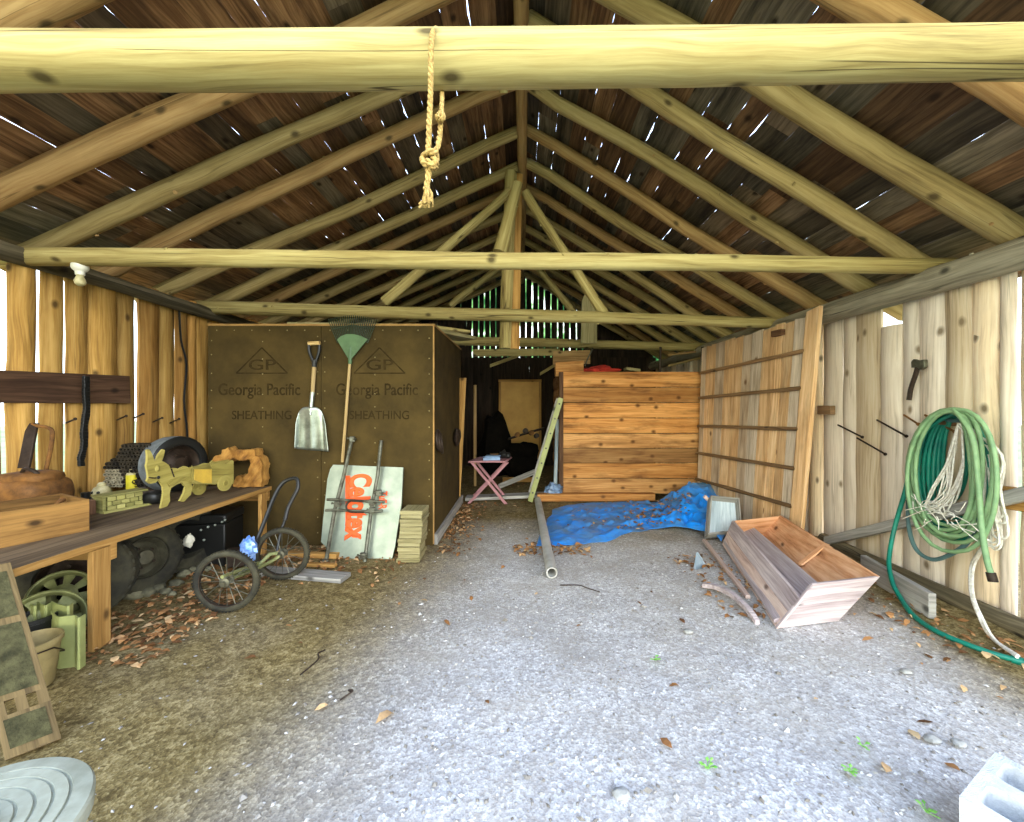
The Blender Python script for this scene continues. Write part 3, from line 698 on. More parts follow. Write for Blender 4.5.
# steel clamp frame in front of it
n2 = n_; FP = lambda x, y, off=.07: OP(*z5(x, y), off)
fr_ = thing('steel_bar_frame', 'grey steel frame of two bars and cross rods standing against the foil board', 'frame', FP(240, 745))
for q in (((285, 45), (240, 250), (190, 440), (140, 735)), ((445, 58), (425, 250), (390, 440), (352, 740))):
    b = MB(); b.tube([FP(*p) for p in q], .020, 8); u = b.build('upright_bar', M['steel'], fr_)
for q in (((148, 381), (200, 382), (395, 392), (462, 394)), ((140, 440), (200, 438), (395, 448), (452, 444))):
    b = MB(); b.tube([FP(*p, .10) for p in q], .015, 8); b.build('cross_rod', M['steel'], fr_)
b = MB(); b.tube(mid([FP(350, 392, .11), FP(285, 385, .12), (FP(255, 412, .12)), FP(270, 446, .11), FP(350, 450, .11)]), .011, 8); b.build('bent_rod', M['iron'], fr_)
for q in ((203, 405), (395, 395), (395, 440), (140, 725), (345, 690), (432, 345), (286, 50)):
    b = MB(); c = FP(*q, .09); b.box(c, (.06, .05, .06), .3); b.tube([c+V((-.05, -.01, .01)), c+V((.05, -.02, .0))], .010, 6); b.build('clamp', M['steel'], fr_, bevel=.008)
b = MB(); b.tube([FP(130, 722, .06), FP(350, 735, .06)], .012, 6); b.build('foot_rod', M['iron'], fr_)
# stack of pale boards beside it
for k in range(13):
    z = .0+.0405*k; c = at(412.5-(6-k)*.3, 540, 4.15); b = MB()
    b.box((c.x+R(-.006, .006), 4.18+R(-.015, .015), z+.02), (.23+R(-.02, .012), .26, .036), R(-.05, .05)); b.box((c.x+R(-.01, .01), 4.18, z+.0385), (.20, .22, .004))
    tag(b.build('siding_block', M['shingle'], bevel=.004), f'pale block, {ORD[k+1]} from the ground in the stack at the enclosure corner', 'block', 'pale blocks stacked beside the foil board')
# scraps on the ground before it
def scrap(p, q, wdt, th, mat, label, z=.0):
    b = MB(); a_, c_ = ground(*p), ground(*q); a_.z = c_.z = th/2+z; d = (c_-a_).normalized()
    b.bar(a_, c_, V((-d.y, d.x, 0))*wdt, (0, 0, th)); tag(b.build('scrap_board', M[mat], bevel=.004), label, 'board', 'scrap boards on the floor near the bench end')
scrap((262, 573), (346, 580), .16, .04, 'grey', 'grey weathered board lying flat under the rear cart wheel')
scrap((282, 556), (338, 558), .07, .05, 'lumber', 'orange edged stick lying at the foot of the foil board')
scrap((308, 566), (336, 567), .05, .03, 'lumber', 'thin pale stick lying under the steel frame foot')

# ================================================================== workbench
bench = thing('workbench', 'long plank workbench with square legs along the golden slab wall', 'workbench', (-3.4, 3, 0))
bzt = .705; bya, byb_ = 1.3, 4.42
for k, (xa_, xb_) in enumerate(((-2.78, -3.27), (-3.275, -3.77), (-3.775, -4.19))):
    b = MB(); b.box(((xa_+xb_)/2, (bya+byb_)/2+R(-.02, .02), bzt-.02), (xb_-xa_, byb_-bya, .04)); b.build('top_plank', M['bench'], bench, bevel=.004)
b = MB(); b.box((-2.772, (bya+byb_)/2, bzt-.022), (.014, byb_-bya, .042)); b.build('front_edge', M['lumber'], bench)
for yy, ht in ((2.64, .03), (4.30, .0), (1.42, 0)):
    b = MB(); b.box((-2.79, yy, (bzt-.05)/2), (.04, .115 if yy < 3 else .09, bzt-.05)); b.build('leg', M['lumber'], bench, bevel=.005)
    b = MB(); b.box((-4.16, yy, (bzt-.05)/2), (.09, .09, bzt-.05)); b.build('leg', M['lumber'], bench, bevel=.005)
    b = MB(); b.box((-3.46, yy+.075, bzt-.04-.055), (1.38, .045, .11)); b.build('bearer', M['lumber'], bench, bevel=.004)

# wooden crate on the bench
c0 = V((-3.10, 2.86, bzt)); ea = V((-.42, -.91, 0)).normalized(); eb = V((-.91, .42, 0)).normalized(); up_ = V((0, 0, 1))
cr = thing('wooden_crate', 'open wooden crate of worn brown boards standing on the near end of the bench', 'crate', c0+ea*.4+eb*.2)
def cboard(a_, b_, h, th, mat='box_wood', name='side_board'):
    b = MB(); d = (b_-a_).normalized(); nrm = d.cross(up_)
    b.hexa([a_, b_, b_+nrm*th, a_+nrm*th, a_+up_*h, b_+up_*h, b_+nrm*th+up_*h, a_+nrm*th+up_*h]); b.build(name, M[mat], cr, bevel=.003)
A_, B_, C_, D_ = c0, c0+ea*.85, c0+ea*.85+eb*.42, c0+eb*.42
cboard(A_, B_, .225, -.018); cboard(D_, C_, .225, .018); cboard(A_+ea*.02, D_+ea*.02, .225, .018, name='end_board'); cboard(B_, C_, .225, -.018, name='end_board')
b = MB(); b.hexa([A_, B_, C_, D_]+[p+up_*.015 for p in (A_, B_, C_, D_)]); b.build('bottom', M['box_wood'], cr)
b = MB(); b.tube([c0+ea*.25+eb*.1+up_*.04, c0+ea*.05+eb*.25+up_*.21], .018, 8); tag(b.build('stick', M['rust']), 'short brown stick lying in the wooden crate', 'stick')
# rusty can behind
k0 = at(16, 482, 3.30); k0.z = bzt
k0 = k0+V((.16, -.03, 0)); cn = thing('rusty_fuel_can', 'squat rusty brown metal can on the bench behind the wooden crate', 'can', k0)
b = MB(); b.blob(k0+V((-.02, 0, .16)), (.24, .19, .15), .06, 24, 14, sq=.55); b.build('body', M['rust'], cn)
b = MB(); b.blob(k0+V((.0, 0, .30)), (.19, .14, .055), .06, 20, 8, sq=.6); b.build('shoulder', M['rust'], cn)
b = MB(); b.tube(mid([k0+V((-.02, -.05, .33)), k0+V((.04, -.07, .385)), k0+V((.12, -.07, .36)), k0+V((.16, -.05, .29))]), .014, 8); b.build('carry_strap', M['iron'], cn)
bo = thing('bow_saw', 'rusty bow frame leaning on the slab wall behind the crate', 'saw', at(40, 500, 3.45))
b = MB(); b.bar(at(24, 468, 3.32), at(33, 423, 3.45), (.07, .02, 0), (0, .02, 0)); b.build('blade_bar', M['iron'], bo, bevel=.004)
b = MB(); b.tube(mid([at(32, 424, 3.45), at(38, 426, 3.45), at(49, 428, 3.46), at(52.5, 434, 3.46), at(50, 452, 3.46), at(46, 470, 3.46), at(42, 492, 3.46), at(41, 505, 3.46)]), .015, 8); b.build('bow', M['rust'], bo)
# dark board fixed to the wall, with a strap
b = MB(); b.hexa([at(-200, 402, 2.36), at(131, 403.5, 4.29), at(131, 403.5, 4.29)+V((-.05, 0, 0)), at(-200, 402, 2.36)+V((-.05, 0, 0)), at(-200, 361, 2.36), at(130, 376, 4.29), at(130, 376, 4.29)+V((-.05, 0, 0)), at(-200, 361, 2.36)+V((-.05, 0, 0))])
tag(b.build('wall_board', M['darkboard'], bevel=.004), 'dark brown board nailed level across the golden slab wall above the bench', 'board')
xs_ = -4.10
b = MB(); pts = [onx(86, 376, xs_), onx(86, 395, xs_), onx(86.5, 410, xs_), onx(84, 428, xs_), onx(84, 445, xs_), onx(81, 458, xs_), onx(81.5, 466, xs_)]
pm = mid(pts, 5)
for i in range(len(pm)-1):
    wv = V((0, .05+.02*noise.noise(V((i*.4, 2, 2))), 0)); b.bar(pm[i], pm[i+1]+V((0, 0, -.003)), wv, (.03, 0, 0), .5)
tag(b.build('rubber_strap', M['blackp'], bevel=.006), 'black rubber strap hanging from the dark board on the wall', 'strap')
b = MB(); b.tube(mid([onx(179, 306, -4.2), onx(181, 340, -4.2), onx(186.5, 365, -4.2), onx(184, 400, -4.2), onx(187, 430, -4.2), onx(187, 448, -4.2)]), .012, 6)
tag(b.build('hanging_cable', M['blackp']), 'thin black cable hanging down the golden slab wall from the plate log', 'cord')
for (px, py, l) in (('a', 0, 0),):
    pass
for k, (px, py, lb_) in enumerate(((70, 421, 'beside the bow frame'), (121, 418, 'below the end of the dark board'), (138, 416, 'right of the dark board end'), (157, 420, 'above the standing wheel'), (174, 421, 'near the black cable'))):
    p = onx(px-4, py+2, -4.24); q = onx(px+5, py-2, -4.10)
    b = MB(); b.tube([p, q], .008, 6); b.tube([q, q+(q-p).normalized()*.006], .014, 8); tag(b.build('wall_nail', M['iron']), f'long nail sticking out of the golden slab wall {lb_}', 'nail', 'nails in the bench wall')
# bulb holder under the second beam
lc = at(80, 268, 3.40)
bu = thing('bulb_holder', 'white porcelain bulb holder with bare bulb under the second tie beam', 'lamp', lc)
b = MB(); b.lathe([(0, .03), (.055, .03), (.057, .0), (.045, -.02), (.032, -.03), (.03, -.06), (0, -.06)], lc, n=20); b.build('socket', M['white'], bu)
b = MB(); b.lathe([(.0, -.055), (.024, -.06), (.024, -.075), (.034, -.095), (.039, -.115), (.033, -.138), (.018, -.15), (0, -.153)], lc, n=20); b.build('bulb', M['cream'], bu)

# small things on the bench
p = onz(91, 500, bzt)+V((.10, 0, 0))
jr = thing('ceramic_jar', 'small cream jar with lid near the wall on the bench', 'jar', (p.x, p.y, bzt))
b = MB(); b.lathe([(0, 0), (.05, 0), (.062, .03), (.07, .08), (.055, .12), (.03, .135), (.034, .145), (.02, .165), (0, .17)], (p.x, p.y, bzt), n=18); b.build('body', M['cream'], jr)
b = MB(); b.blob((p.x+.03, p.y-.058, bzt+.08), (.014, .014, .014), 0, 8, 6); b.blob((p.x-.02, p.y-.062, bzt+.08), (.014, .014, .014), 0, 8, 6); b.build('eye_spot', M['blackp'], jr)
p2 = p+V((-.01, -.13, 0)); b = MB(); b.lathe([(0, 0), (.035, 0), (.037, .05), (.030, .06), (.032, .10), (0, .10)], (p2.x, p2.y, bzt), n=14)
tag(b.build('dark_bottle', M['blackp']), 'tiny dark bottle standing in front of the cream jar', 'bottle')
# brick-patterned wooden box
q0, q1 = onz(107, 513, bzt), onz(143, 506, bzt); q1.z = q0.z = bzt
da_ = (q1-q0).normalized(); db_ = V((-da_.y, da_.x, 0)); L_ = (q1-q0).length
bb = thing('block_box', 'low greenish wooden box built of small brick-like blocks on the bench', 'box', q0)
for r_ in range(3):
    n__ = 4; off = (.5 if r_ % 2 else 0)
    b = MB()
    for k in range(n__+(1 if off else 0)):
        a_ = max(0, (k-off)/n__); c_ = min(1, (k+1-off)/n__)
        o = q0+da_*L_*a_+V((0, 0, .035+.038*r_)); e = q0+da_*L_*c_+V((0, 0, .035+.038*r_))
        b.bar(o+da_*.003+db_*.06, e-da_*.003+db_*.06, db_*(.12+R(0, .012)), (0, 0, .035))
    b.build('block_row', M['mosswood'], bb, bevel=.003)
b = MB(); b.bar(q0-da_*.03+db_*.06+V((0, 0, .009)), q1+da_*.05+db_*.06+V((0, 0, .009)), db_*.17, (0, 0, .018)); b.build('base_board', M['mosswood'], bb)
b = MB(); b.bar(q0-da_*.04+db_*.06+V((0, 0, .14)), q1+da_*.03+db_*.06+V((0, 0, .14)), db_*.15, (0, 0, .014)); b.build('top_ledge', M['mosswood'], bb)
b = MB(); b.bar(q0-da_*.02+db_*.06+V((0, 0, .018)), q0-da_*.02+db_*.06+V((0, 0, .135)), db_*.13, da_*.02); b.build('end_post', M['mosswood'], bb)
b = MB(); b.bar(q0+da_*-.16+db_*.09+V((0, 0, .06)), q0+da_*-.05+db_*.09+V((0, 0, .06)), db_*.12, (0, 0, .12)); tag(b.build('dark_block', M['darkboard'], bevel=.01), 'dark brown wood block beside the greenish block box', 'block')
# yellow can
p = V((-3.86, 3.98, bzt)); p = onz(132, 0, bzt) if 0 else at(132, 488, 4.0); p.z = bzt
sp = thing('spray_can', 'yellow spray can with pale cap standing behind the greenish block box', 'can', p)
b = MB(); b.lathe([(0, 0), (.046, 0), (.046, .05)], p, n=18); b.build('lower_band', M['ggreen'], sp)
b = MB(); b.lathe([(.046, .05), (.0465, .20)], p, n=18); b.build('label', M['yellow'], sp)
b = MB(); b.lathe([(.046, .20), (.04, .215), (.022, .225), (.022, .255), (.014, .27), (0, .27)], p, n=18); b.build('cap', M['cream'], sp)
# bundle of stalks seen end-on
b = MB(); random.seed(21); n0 = 0
for i in range(13):
    for j in range(12):
        x = 105+i*3.6+(1.8 if j % 2 else 0); y = 446+j*3.6
        lim = 442+.016*(x-133)**2
        if y < lim or (x < 120 and y < 452+.9*(120-x)) or x > 150: continue
        d = 3.98+R(-.02, .02); pale = (x+ (490-y)*.4 < 126) and y > 468
        p_ = at(x, y, d)
        if p_.z < bzt+.02: continue
        t_ = R(.9, 1) if pale else R(0, .7)
        ax = V((-.25, .97, .02)).normalized()
        b.lathe([(.0185, .14), (.0185, 0), (.011, -.002), (.010, .05)], p_, ax, n=8, tint=t_); n0 += 1
o = b.build('stalk_bundle', M['straw']); tag(o, 'bundle of dark hollow stalks piled end-on by the wall behind the yellow can', 'bundle')
random.seed(33)
# wheel standing on the bench
def tyre(name, label, c, axis, Rt, W, rub, hub=None, rimr=.58, tread=16, group=None, cat='tyre', side=None):
    c = V(c); ax = V(axis).normalized()
    t = thing(name, label, cat, (c.x, c.y, c.z-Rt), group)
    r1 = Rt*rimr; prof = []
    for (rr, hh) in ((r1, -.40), (r1+.02*Rt, -.47), (Rt*.82, -.52), (Rt*.93, -.48), (Rt*.985, -.38), (Rt, -.2), (Rt, 0), (Rt, .2), (Rt*.985, .38), (Rt*.93, .48), (Rt*.82, .52), (r1+.02*Rt, .47), (r1, .40), (r1, .0)): prof.append((rr, hh*W))
    b = MB()
    if side:
        b.lathe(prof[4:9], c, ax, n=40); b.mi = 1; b.lathe(prof[:5], c, ax, n=40); b.lathe(prof[8:], c, ax, n=40); b.mi = 0; rub = [rub, side]
    else: b.lathe(prof, c, ax, n=40, closed=True)
    if tread:
        u, w_ = perp(ax)
        for k in range(tread*2):
            an = 2*math.pi*k/(tread*2); o = u*math.cos(an)+w_*math.sin(an); tg = ax.cross(o)
            for s2 in (-1, 1): b.bar(c+o*Rt*.995+ax*W*.10*s2, c+o*Rt*.985+ax*W*.42*s2, tg*(Rt*.09), o*(Rt*.035), .5)
    b.build('tread_and_sidewall', rub, t, smooth=40)
    if hub:
        b = MB(); b.lathe([(r1, .36*W), (r1*.95, .42*W), (r1*.9, .34*W), (r1*.82, .1*W), (r1*.6, .16*W), (r1*.38, .30*W), (r1*.34, .42*W), (r1*.12, .44*W), (0, .44*W)], c, ax, n=32)
        b.lathe([(r1, -.36*W), (r1*.9, -.34*W), (r1*.8, .05*W)], c, ax, n=32)
        hb = b.build('wheel_rim', hub, t, smooth=40)
        b = MB(); u, w_ = perp(ax)
        for k in range(5):
            an = 2*math.pi*k/5; b.lathe([(.011, 0), (.011, .02), (0, .022)], c+(u*math.cos(an)+w_*math.sin(an))*r1*.5+ax*W*.2, ax, n=8)
        b.build('lug_nuts', M['iron'], hb)
    return t
tyre('car_wheel', 'dusty grey black wheel standing on the bench against the golden slab wall', (-3.60, 4.15, bzt+.285), (.98, -.22, .05), .285, .21, M['dustrub'], M['iron'], rimr=.66, tread=0, cat='wheel', side=M['blackp'])

# donkey and cart cut from plywood
D0 = V((-3.10, 3.58, 0)); D1 = V((-3.0, 4.22, 0)); dd_ = (D1-D0).normalized(); dn_ = V((dd_.y, -dd_.x, 0))
DP = lambda x, y, off=0: onplane(100+.1953*x, 400+.1953*y, D0+dn_*off, dn_)
dk = thing('donkey_planter', 'yellowish plywood donkey pulling a small planter cart on the bench', 'planter', DP(500, 470))
zmin = DP(*[(40+.09766*215)/.1953, (40+.09766*690)/.1953]).z
def lift(p): p = V(p); return p
K = lambda q: [((40/.1953*1+ .09766*x/.1953), (40+.09766*y)/.1953) for x, y in q]
prof = K([(215, 690), (280, 668), (310, 610), (305, 540), (320, 480), (370, 450), (430, 425), (470, 470), (450, 540), (410, 615), (450, 622), (520, 550), (537, 480), (522, 420), (540, 360), (530, 310), (500, 270), (460, 255), (400, 285), (350, 275), (320, 285), (290, 240), (250, 215), (225, 205), (245, 150), (257, 95), (237, 85), (195, 135), (168, 200), (150, 203), (125, 130), (97, 85), (75, 90), (80, 150), (78, 210), (68, 250), (85, 330), (88, 375), (76, 408), (108, 437), (160, 427), (190, 395), (215, 425), (240, 470), (245, 540), (230, 620)])
b = MB(); b.prism([DP(*q) for q in prof], dn_*-.022); b.build('donkey', M['ply'], dk, smooth=0)
b = MB(); b.prism([DP(x, y, .02) for x, y in K([(285, 432), (340, 392), (420, 365), (500, 362), (560, 380), (640, 400), (780, 430), (780, 447), (640, 440), (560, 430), (500, 405), (420, 410), (370, 440), (310, 465)])], dn_*-.012); b.build('shaft', M['ply'], dk, smooth=0)
b = MB(); b.blob(DP(*K([(178, 282)])[0], .004), (.012, .022, .03), 0, 10, 6); b.build('eye', M['ply'], dk)
b = MB(); b.blob(DP(*K([(190, 372)])[0], .004), (.010, .014, .014), 0, 8, 6); b.build('nostril', M['blackp'], dk)
b = MB(); b.tube([DP(*p, .004) for p in K([(92, 372), (130, 378), (165, 378)])], .006, 6); b.tube(mid([DP(*p, .002) for p in K([(320, 285), (335, 330), (350, 370)])]), .005, 6); b.build('carved_line', M['iron'], dk)
def crt(q, off, th, mat, name):
    b = MB(); b.prism([DP(*p, off) for p in q], dn_*th); b.build(name, mat, dk, smooth=0)
side = K([(540, 275), (735, 278), (735, 235), (830, 225), (880, 236), (938, 196), (960, 206), (952, 440), (540, 440)])
crt(side, .05, -.016, M['ply'], 'cart_side'); crt(K([(505, 268), (590, 250), (650, 225), (700, 230), (730, 200), (745, 215), (900, 190), (900, 420), (505, 420)]), -.10, .016, M['ply'], 'cart_side')
crt(K([(560, 290), (735, 290), (735, 432), (650, 432), (560, 400)]), .056, -.006, M['plyyellow'], 'yellow_panel')
b = MB(); b.hexa([DP(464, 424, .05), DP(684, 424, .05), DP(684, 424, -.11), DP(464, 424, -.11)]+[DP(464, 424, o)+V((0, 0, .015)) if k == 0 else DP(684, 424, o)+V((0, 0, .015)) for k, o in ((0, .05), (1, .05), (1, -.11), (0, -.11))]); b.build('cart_floor', M['ply'], dk)
for xx in (468, 680):
    b = MB(); b.hexa([DP(xx, 424, .034), DP(xx+5, 424, .034), DP(xx+5, 424, -.104), DP(xx, 424, -.104), DP(xx, 330, .034), DP(xx+5, 330, .034), DP(xx+5, 330, -.104), DP(xx, 330, -.104)]); b.build('cart_end', M['ply'], dk)
def disc(c, r_, ax, th, mat, name, par):
    b = MB(); b.lathe([(0, 0), (r_, 0), (r_, th), (r_*.35, th), (r_*.3, th+.006), (0, th+.006)], c, ax, n=28); return b.build(name, mat, par, smooth=30)
disc(DP(*K([(862, 432)])[0], .052), .078, dn_, .014, M['ply'], 'cart_wheel', dk); disc(DP(*K([(600, 480)])[0], -.14), .07, dn_, .014, M['ply'], 'cart_wheel', dk)
b = MB(); b.tube([DP(636, 422, .06), DP(620, 418, -.13)], .008, 6); b.build('axle', M['ply'], dk)
# raise feet to the bench
dz = bzt+.001-zmin
dk.location.z += dz
# driftwood arch
by_ = V((0, 4.30, 0)); BP = lambda x, y, off=0: onplane(200+.0684*x, 432+.0684*y+8, by_+V((0, off, 0)), (0, 1, 0))
arch = [(165, 330), (230, 240), (310, 220), (330, 155), (400, 120), (430, 160), (520, 168), (620, 160), (700, 150), (800, 150), (805, 245), (870, 255), (910, 380), (895, 480), (910, 600), (880, 690), (700, 698), (560, 700), (500, 690), (500, 570), (540, 535), (640, 545), (700, 490), (710, 420), (740, 350), (710, 290), (570, 320), (480, 300), (380, 345), (310, 360), (270, 410), (200, 400)]
b = MB(); b.prism([BP(*q) for q in arch], (0, .13, 0)); o = b.build('driftwood_arch', M['burl'], smooth=50); roughen(o, 3, .012, 16); o.location.z += bzt-min((v.co.z+o.location.z) for v in o.data.vertices)
tag(o, 'knobbly golden driftwood arch standing at the far end of the bench', 'driftwood')
b = MB(); b.blob((-3.33, 3.62, bzt+.06), (.08, .07, .06), .1, 14, 8, sq=.7); tag(b.build('dark_jar', M['blackp']), 'squat dark jar in the shadow behind the donkey legs', 'jar')

# ================================================================== under the bench
tyre('spare_tyre', 'large dusty tyre standing behind the near bench leg', (-3.28, 2.95, .335), (.55, -.83, .12), .33, .22, M['rubber'], M['iron'], group='tyres stored under the bench')
tyre('spare_tyre', 'leaning tyre with bright hub cap, just beyond the near bench leg', (-3.27, 3.42, .29), (.93, -.32, .22), .285, .21, M['rubber'], M['hubm'], group='tyres stored under the bench')
tyre('spare_tyre', 'dark lugged tyre between the tyre with bright hub and the black chest', (-3.28, 3.86, .31), (.95, -.3, .1), .30, .22, M['rubber'], None, group='tyres stored under the bench')
def wheelrim(label, c, axis, r_, holes):
    t = thing('wheel_rim', label, 'wheel rim', (c[0], c[1], c[2]-r_), 'bare rims under the bench'); c = V(c); ax = V(axis).normalized()
    b = MB(); b.lathe([(r_, .085), (r_*.97, .095), (r_*.93, .07), (r_*.86, .04), (r_*.86, -.05), (r_*.95, -.08), (r_, -.09), (r_*.98, -.095), (r_*.83, -.05), (r_*.83, .04), (r_*.92, .08)], c, ax, n=40, closed=True); b.build('barrel', M['rim'], t, smooth=40)
    b = MB(); u, w_ = perp(ax)
    for k in range(holes):
        a0 = 2*math.pi*k/holes; dl_ = .55
        b.lathe([(r_*.86, .02), (r_*.45, .045), (r_*.45, .035), (r_*.86, .01)], c, ax, n=6, closed=True, a0=a0, a1=a0+2*math.pi/holes*dl_)
    b.lathe([(r_*.47, .035), (r_*.46, .05), (r_*.3, .06), (r_*.15, .05), (r_*.15, .03), (r_*.46, .035)], c, ax, n=32, closed=True); b.build('spoke_disc', M['rim'], t, smooth=40)
wheelrim('pale green slotted wheel rim leaning nearest the corrugated sheet', (-3.06, 2.56, .205), (.74, -.60, .30), .195, 6)
wheelrim('pale green wheel rim wedged behind the slotted one', (-3.19, 2.78, .27), (.60, -.72, .40), .165, 8)
g0 = [(-2.99, 2.64), (-2.95, 2.58), (-2.93, 2.62), (-2.88, 2.55), (-2.85, 2.58), (-2.82, 2.53)]
def zig(name, label, pl, h, mat):
    b = MB()
    for (a_, c_) in zip(pl, pl[1:]):
        d = V((c_[0]-a_[0], c_[1]-a_[1], 0)).normalized(); nn = V((d.y, -d.x, 0))*.006
        a3, c3 = V((*a_, .0)), V((*c_, .0)); b.hexa([a3, c3, c3+nn, a3+nn]+[p+V((0, 0, h)) for p in (a3, c3, c3+nn, a3+nn)], .5)
    return tag(b.build(name, mat), label, 'sheet')
zig('corrugated_sheet', 'pale green ribbed plastic sheet standing behind the smoother yellowish one', [ (ground(28, 660).x, 2.56), *[(onz(x, 0, 0).x if 0 else (x-522)/F*yy, yy) for x, yy in ((30, 2.54), (35, 2.50), (38, 2.55), (46, 2.51), (52, 2.56), (58, 2.53), (68, 2.50), (72, 2.54))]][1:], .345, M['ggreen'])
zig('plastic_sheet', 'yellowish bent plastic panel standing against the near bench leg', [((x-522)/F*yy, yy) for x, yy in ((52, 2.50), (57, 2.44), (60, 2.43), (76, 2.45), (79, 2.42), (84.5, 2.46))], .315, M['bucket'] if 0 else M['ggreen'])
bc = V((-2.79, 2.27, 0))
bk = thing('plastic_bucket', 'beige plastic bucket standing behind the ramp board', 'bucket', bc)
b = MB(); b.lathe([(0, .005), (.09, 0), (.093, .01), (.118, .235), (.128, .24), (.128, .265), (.121, .268), (.115, .24), (.09, .02), (0, .02)], bc, n=32); b.build('body', M['bucket'], bk, smooth=40)
b = MB(); b.tube([bc+V((.128*math.cos(a_), .128*math.sin(a_), .225-.1*math.sin(max(0, a_)))) for a_ in [math.pi*(i/10)-1.2 for i in range(11)]], .004, 6); b.build('bail', M['iron'], bk)
pc = V((-3.02, 2.47, 0)); b = MB(); b.lathe([(0, 0), (.085, 0), (.1, .27), (.112, .275), (.112, .30), (.10, .30), (.085, .03), (0, .03)], pc, n=28)
tag(b.build('black_pot', M['blackp'], smooth=40), 'black plastic pot beside the pale ribbed sheet', 'pot')
# ramp board leaning on the bench edge
BR, TR = V((-2.205, 1.916, 0)), V((-2.755, 2.16, .725)); wv = V((-.15, -.155, 0)).normalized(); up2 = (TR-BR); nn = wv.cross(up2).normalized()
if nn.x < 0: nn = -nn
rp = thing('ramp_board', 'weathered board with two slots and gritty patches leaning on the bench edge', 'board', BR)
b = MB(); cols = [0, .035, .065, .10, .13, .165]; rows = [0, .20, .27, 1.02]
for i in range(5):
    for j in range(3):
        if j == 1 and i in (1, 3): continue
        p = [BR+wv*x+up2*y for x, y in ((cols[i], rows[j]), (cols[i+1], rows[j]), (cols[i+1], rows[j+1]), (cols[i], rows[j+1]))]
        b.hexa(p+[q+nn*.022 for q in p], .5)
b.build('board', M['ramp'], rp)
for (r0_, r1_) in ((.04, .18), (.30, .66), (.70, .97)):
    b = MB(); p = [BR+wv*x+up2*y+nn*.0225 for x, y in ((.02, r0_), (.145, r0_), (.145, r1_), (.02, r1_))]; b.hexa(p+[q+nn*.003 for q in p]); b.build('grit_strip', M['grit'], rp)
# black trunk
tr = thing('storage_chest', 'black chest with metal studs under the far end of the bench', 'chest', (-3.22, 4.1, 0))
b = MB(); b.box((-3.22, 4.1, .21), (.5, .34, .42), .15); b.build('body', M['blackp'], tr, bevel=.012)
b = MB(); b.box((-3.22, 4.1, .47), (.52, .36, .09), .15); b.build('lid', M['blackp'], tr, bevel=.02)
b = MB()
for x, y in ((201, 530), (208, 527), (215, 525), (222, 522), (204, 540), (225, 520)): b.blob(at(x, y, 3.86), (.012, .012, .012), 0, 8, 6)
b.build('studs', M['alu'], tr)
b = MB(); b.blob(at(189, 541, 3.72), (.045, .03, .06), .5, 12, 8, 3); tag(b.build('white_rag', M['white']), 'crumpled white scrap caught between the lugged tyre and black chest', 'rag')
# stones along the wall under the bench
random.seed(5)
for k, (px, py, s2) in enumerate(((133, 598, .10), (147, 596, .07), (157, 592, .08), (166, 594, .05), (163, 580, .08), (176, 586, .06), (184, 577, .07), (193, 573, .06), (207, 571, .05), (172, 596, .04))):
    p = ground(px, py); b = MB(); b.blob((p.x, p.y, s2*.45), (s2*.9, s2*.7, s2*.55), .35, 14, 9, 1.3)
    lab = 'pale grey stone lying right against the large dusty tyre' if k == 0 else f'{ORD[k]} rough field stone along the bench foot, counted from the pale one'
    tag(b.build('field_stone', M['stone'], smooth=50), lab, 'stone', 'field stones under the bench')
# two-wheeled bike-wheel cart
w1, w2 = V((-2.28, 3.09, .24)), V((-2.195, 3.66, .24)); ax = V((-.12, .99, .02)).normalized()
ct = thing('wheeled_cart', 'two-wheeled cart of bicycle wheels on a bare axle frame beside the bench end', 'cart', ((w1+w2)/2).to_2d().to_3d())
for c in (w1, w2):
    b = MB(); Rw = .236
    b.lathe([(Rw-.022+.024*math.cos(t*.5236), .024*math.sin(t*.5236)) for t in range(12)], c, ax, n=44, closed=True)
    u, w_ = perp(ax)
    for k in range(60):
        an = 2*math.pi*k/60; o_ = u*math.cos(an)+w_*math.sin(an); b.bar(c+o_*(Rw-.001)-ax*.02, c+o_*(Rw-.001)+ax*.02, ax.cross(o_)*.011, o_*.008, .5)
    wh = b.build('tyre', M['rubber'], ct, smooth=60)
    b = MB(); b.lathe([(Rw-.045, -.014), (Rw-.03, -.016), (Rw-.03, .016), (Rw-.045, .014)], c, ax, n=44, closed=True); b.build('rim', M['iron'], wh, smooth=40)
    b = MB(); u, w_ = perp(ax)
    for k in range(20):
        an = 2*math.pi*k/20; o_ = u*math.cos(an)+w_*math.sin(an); a2 = an+(.6 if k % 2 else -.6); o2 = u*math.cos(a2)+w_*math.sin(a2)
        b.tube([c+o2*.028+ax*(.03 if k % 4 < 2 else -.03), c+o_*(Rw-.04)], .0028, 4)
    b.build('spokes', M['steel'], wh)
    b = MB(); b.lathe([(0, -.06), (.016, -.06), (.018, -.04), (.036, -.035), (.036, -.028), (.02, -.025), (.02, .025), (.036, .028), (.036, .035), (.016, .04), (.016, .06), (0, .06)], c, ax, n=20); b.build('hub', M['hubm'], wh, smooth=40)
b = MB(); b.tube([w1+V((-.06, .06, .0)), at(240, 574, 3.3), at(258, 566, 3.5), at(270, 554, 3.56), w2+V((0, -.07, .03))], .017, 8); b.tube([w1+V((.0, .05, 0)), at(252, 571, 3.35), at(272, 561, 3.55), w2+V((.01, -.06, .0))], .015, 8); b.tube([at(222, 577, 3.05), at(258, 563, 3.45)], .014, 8); b.build('axle_frame', M['rim'], ct)
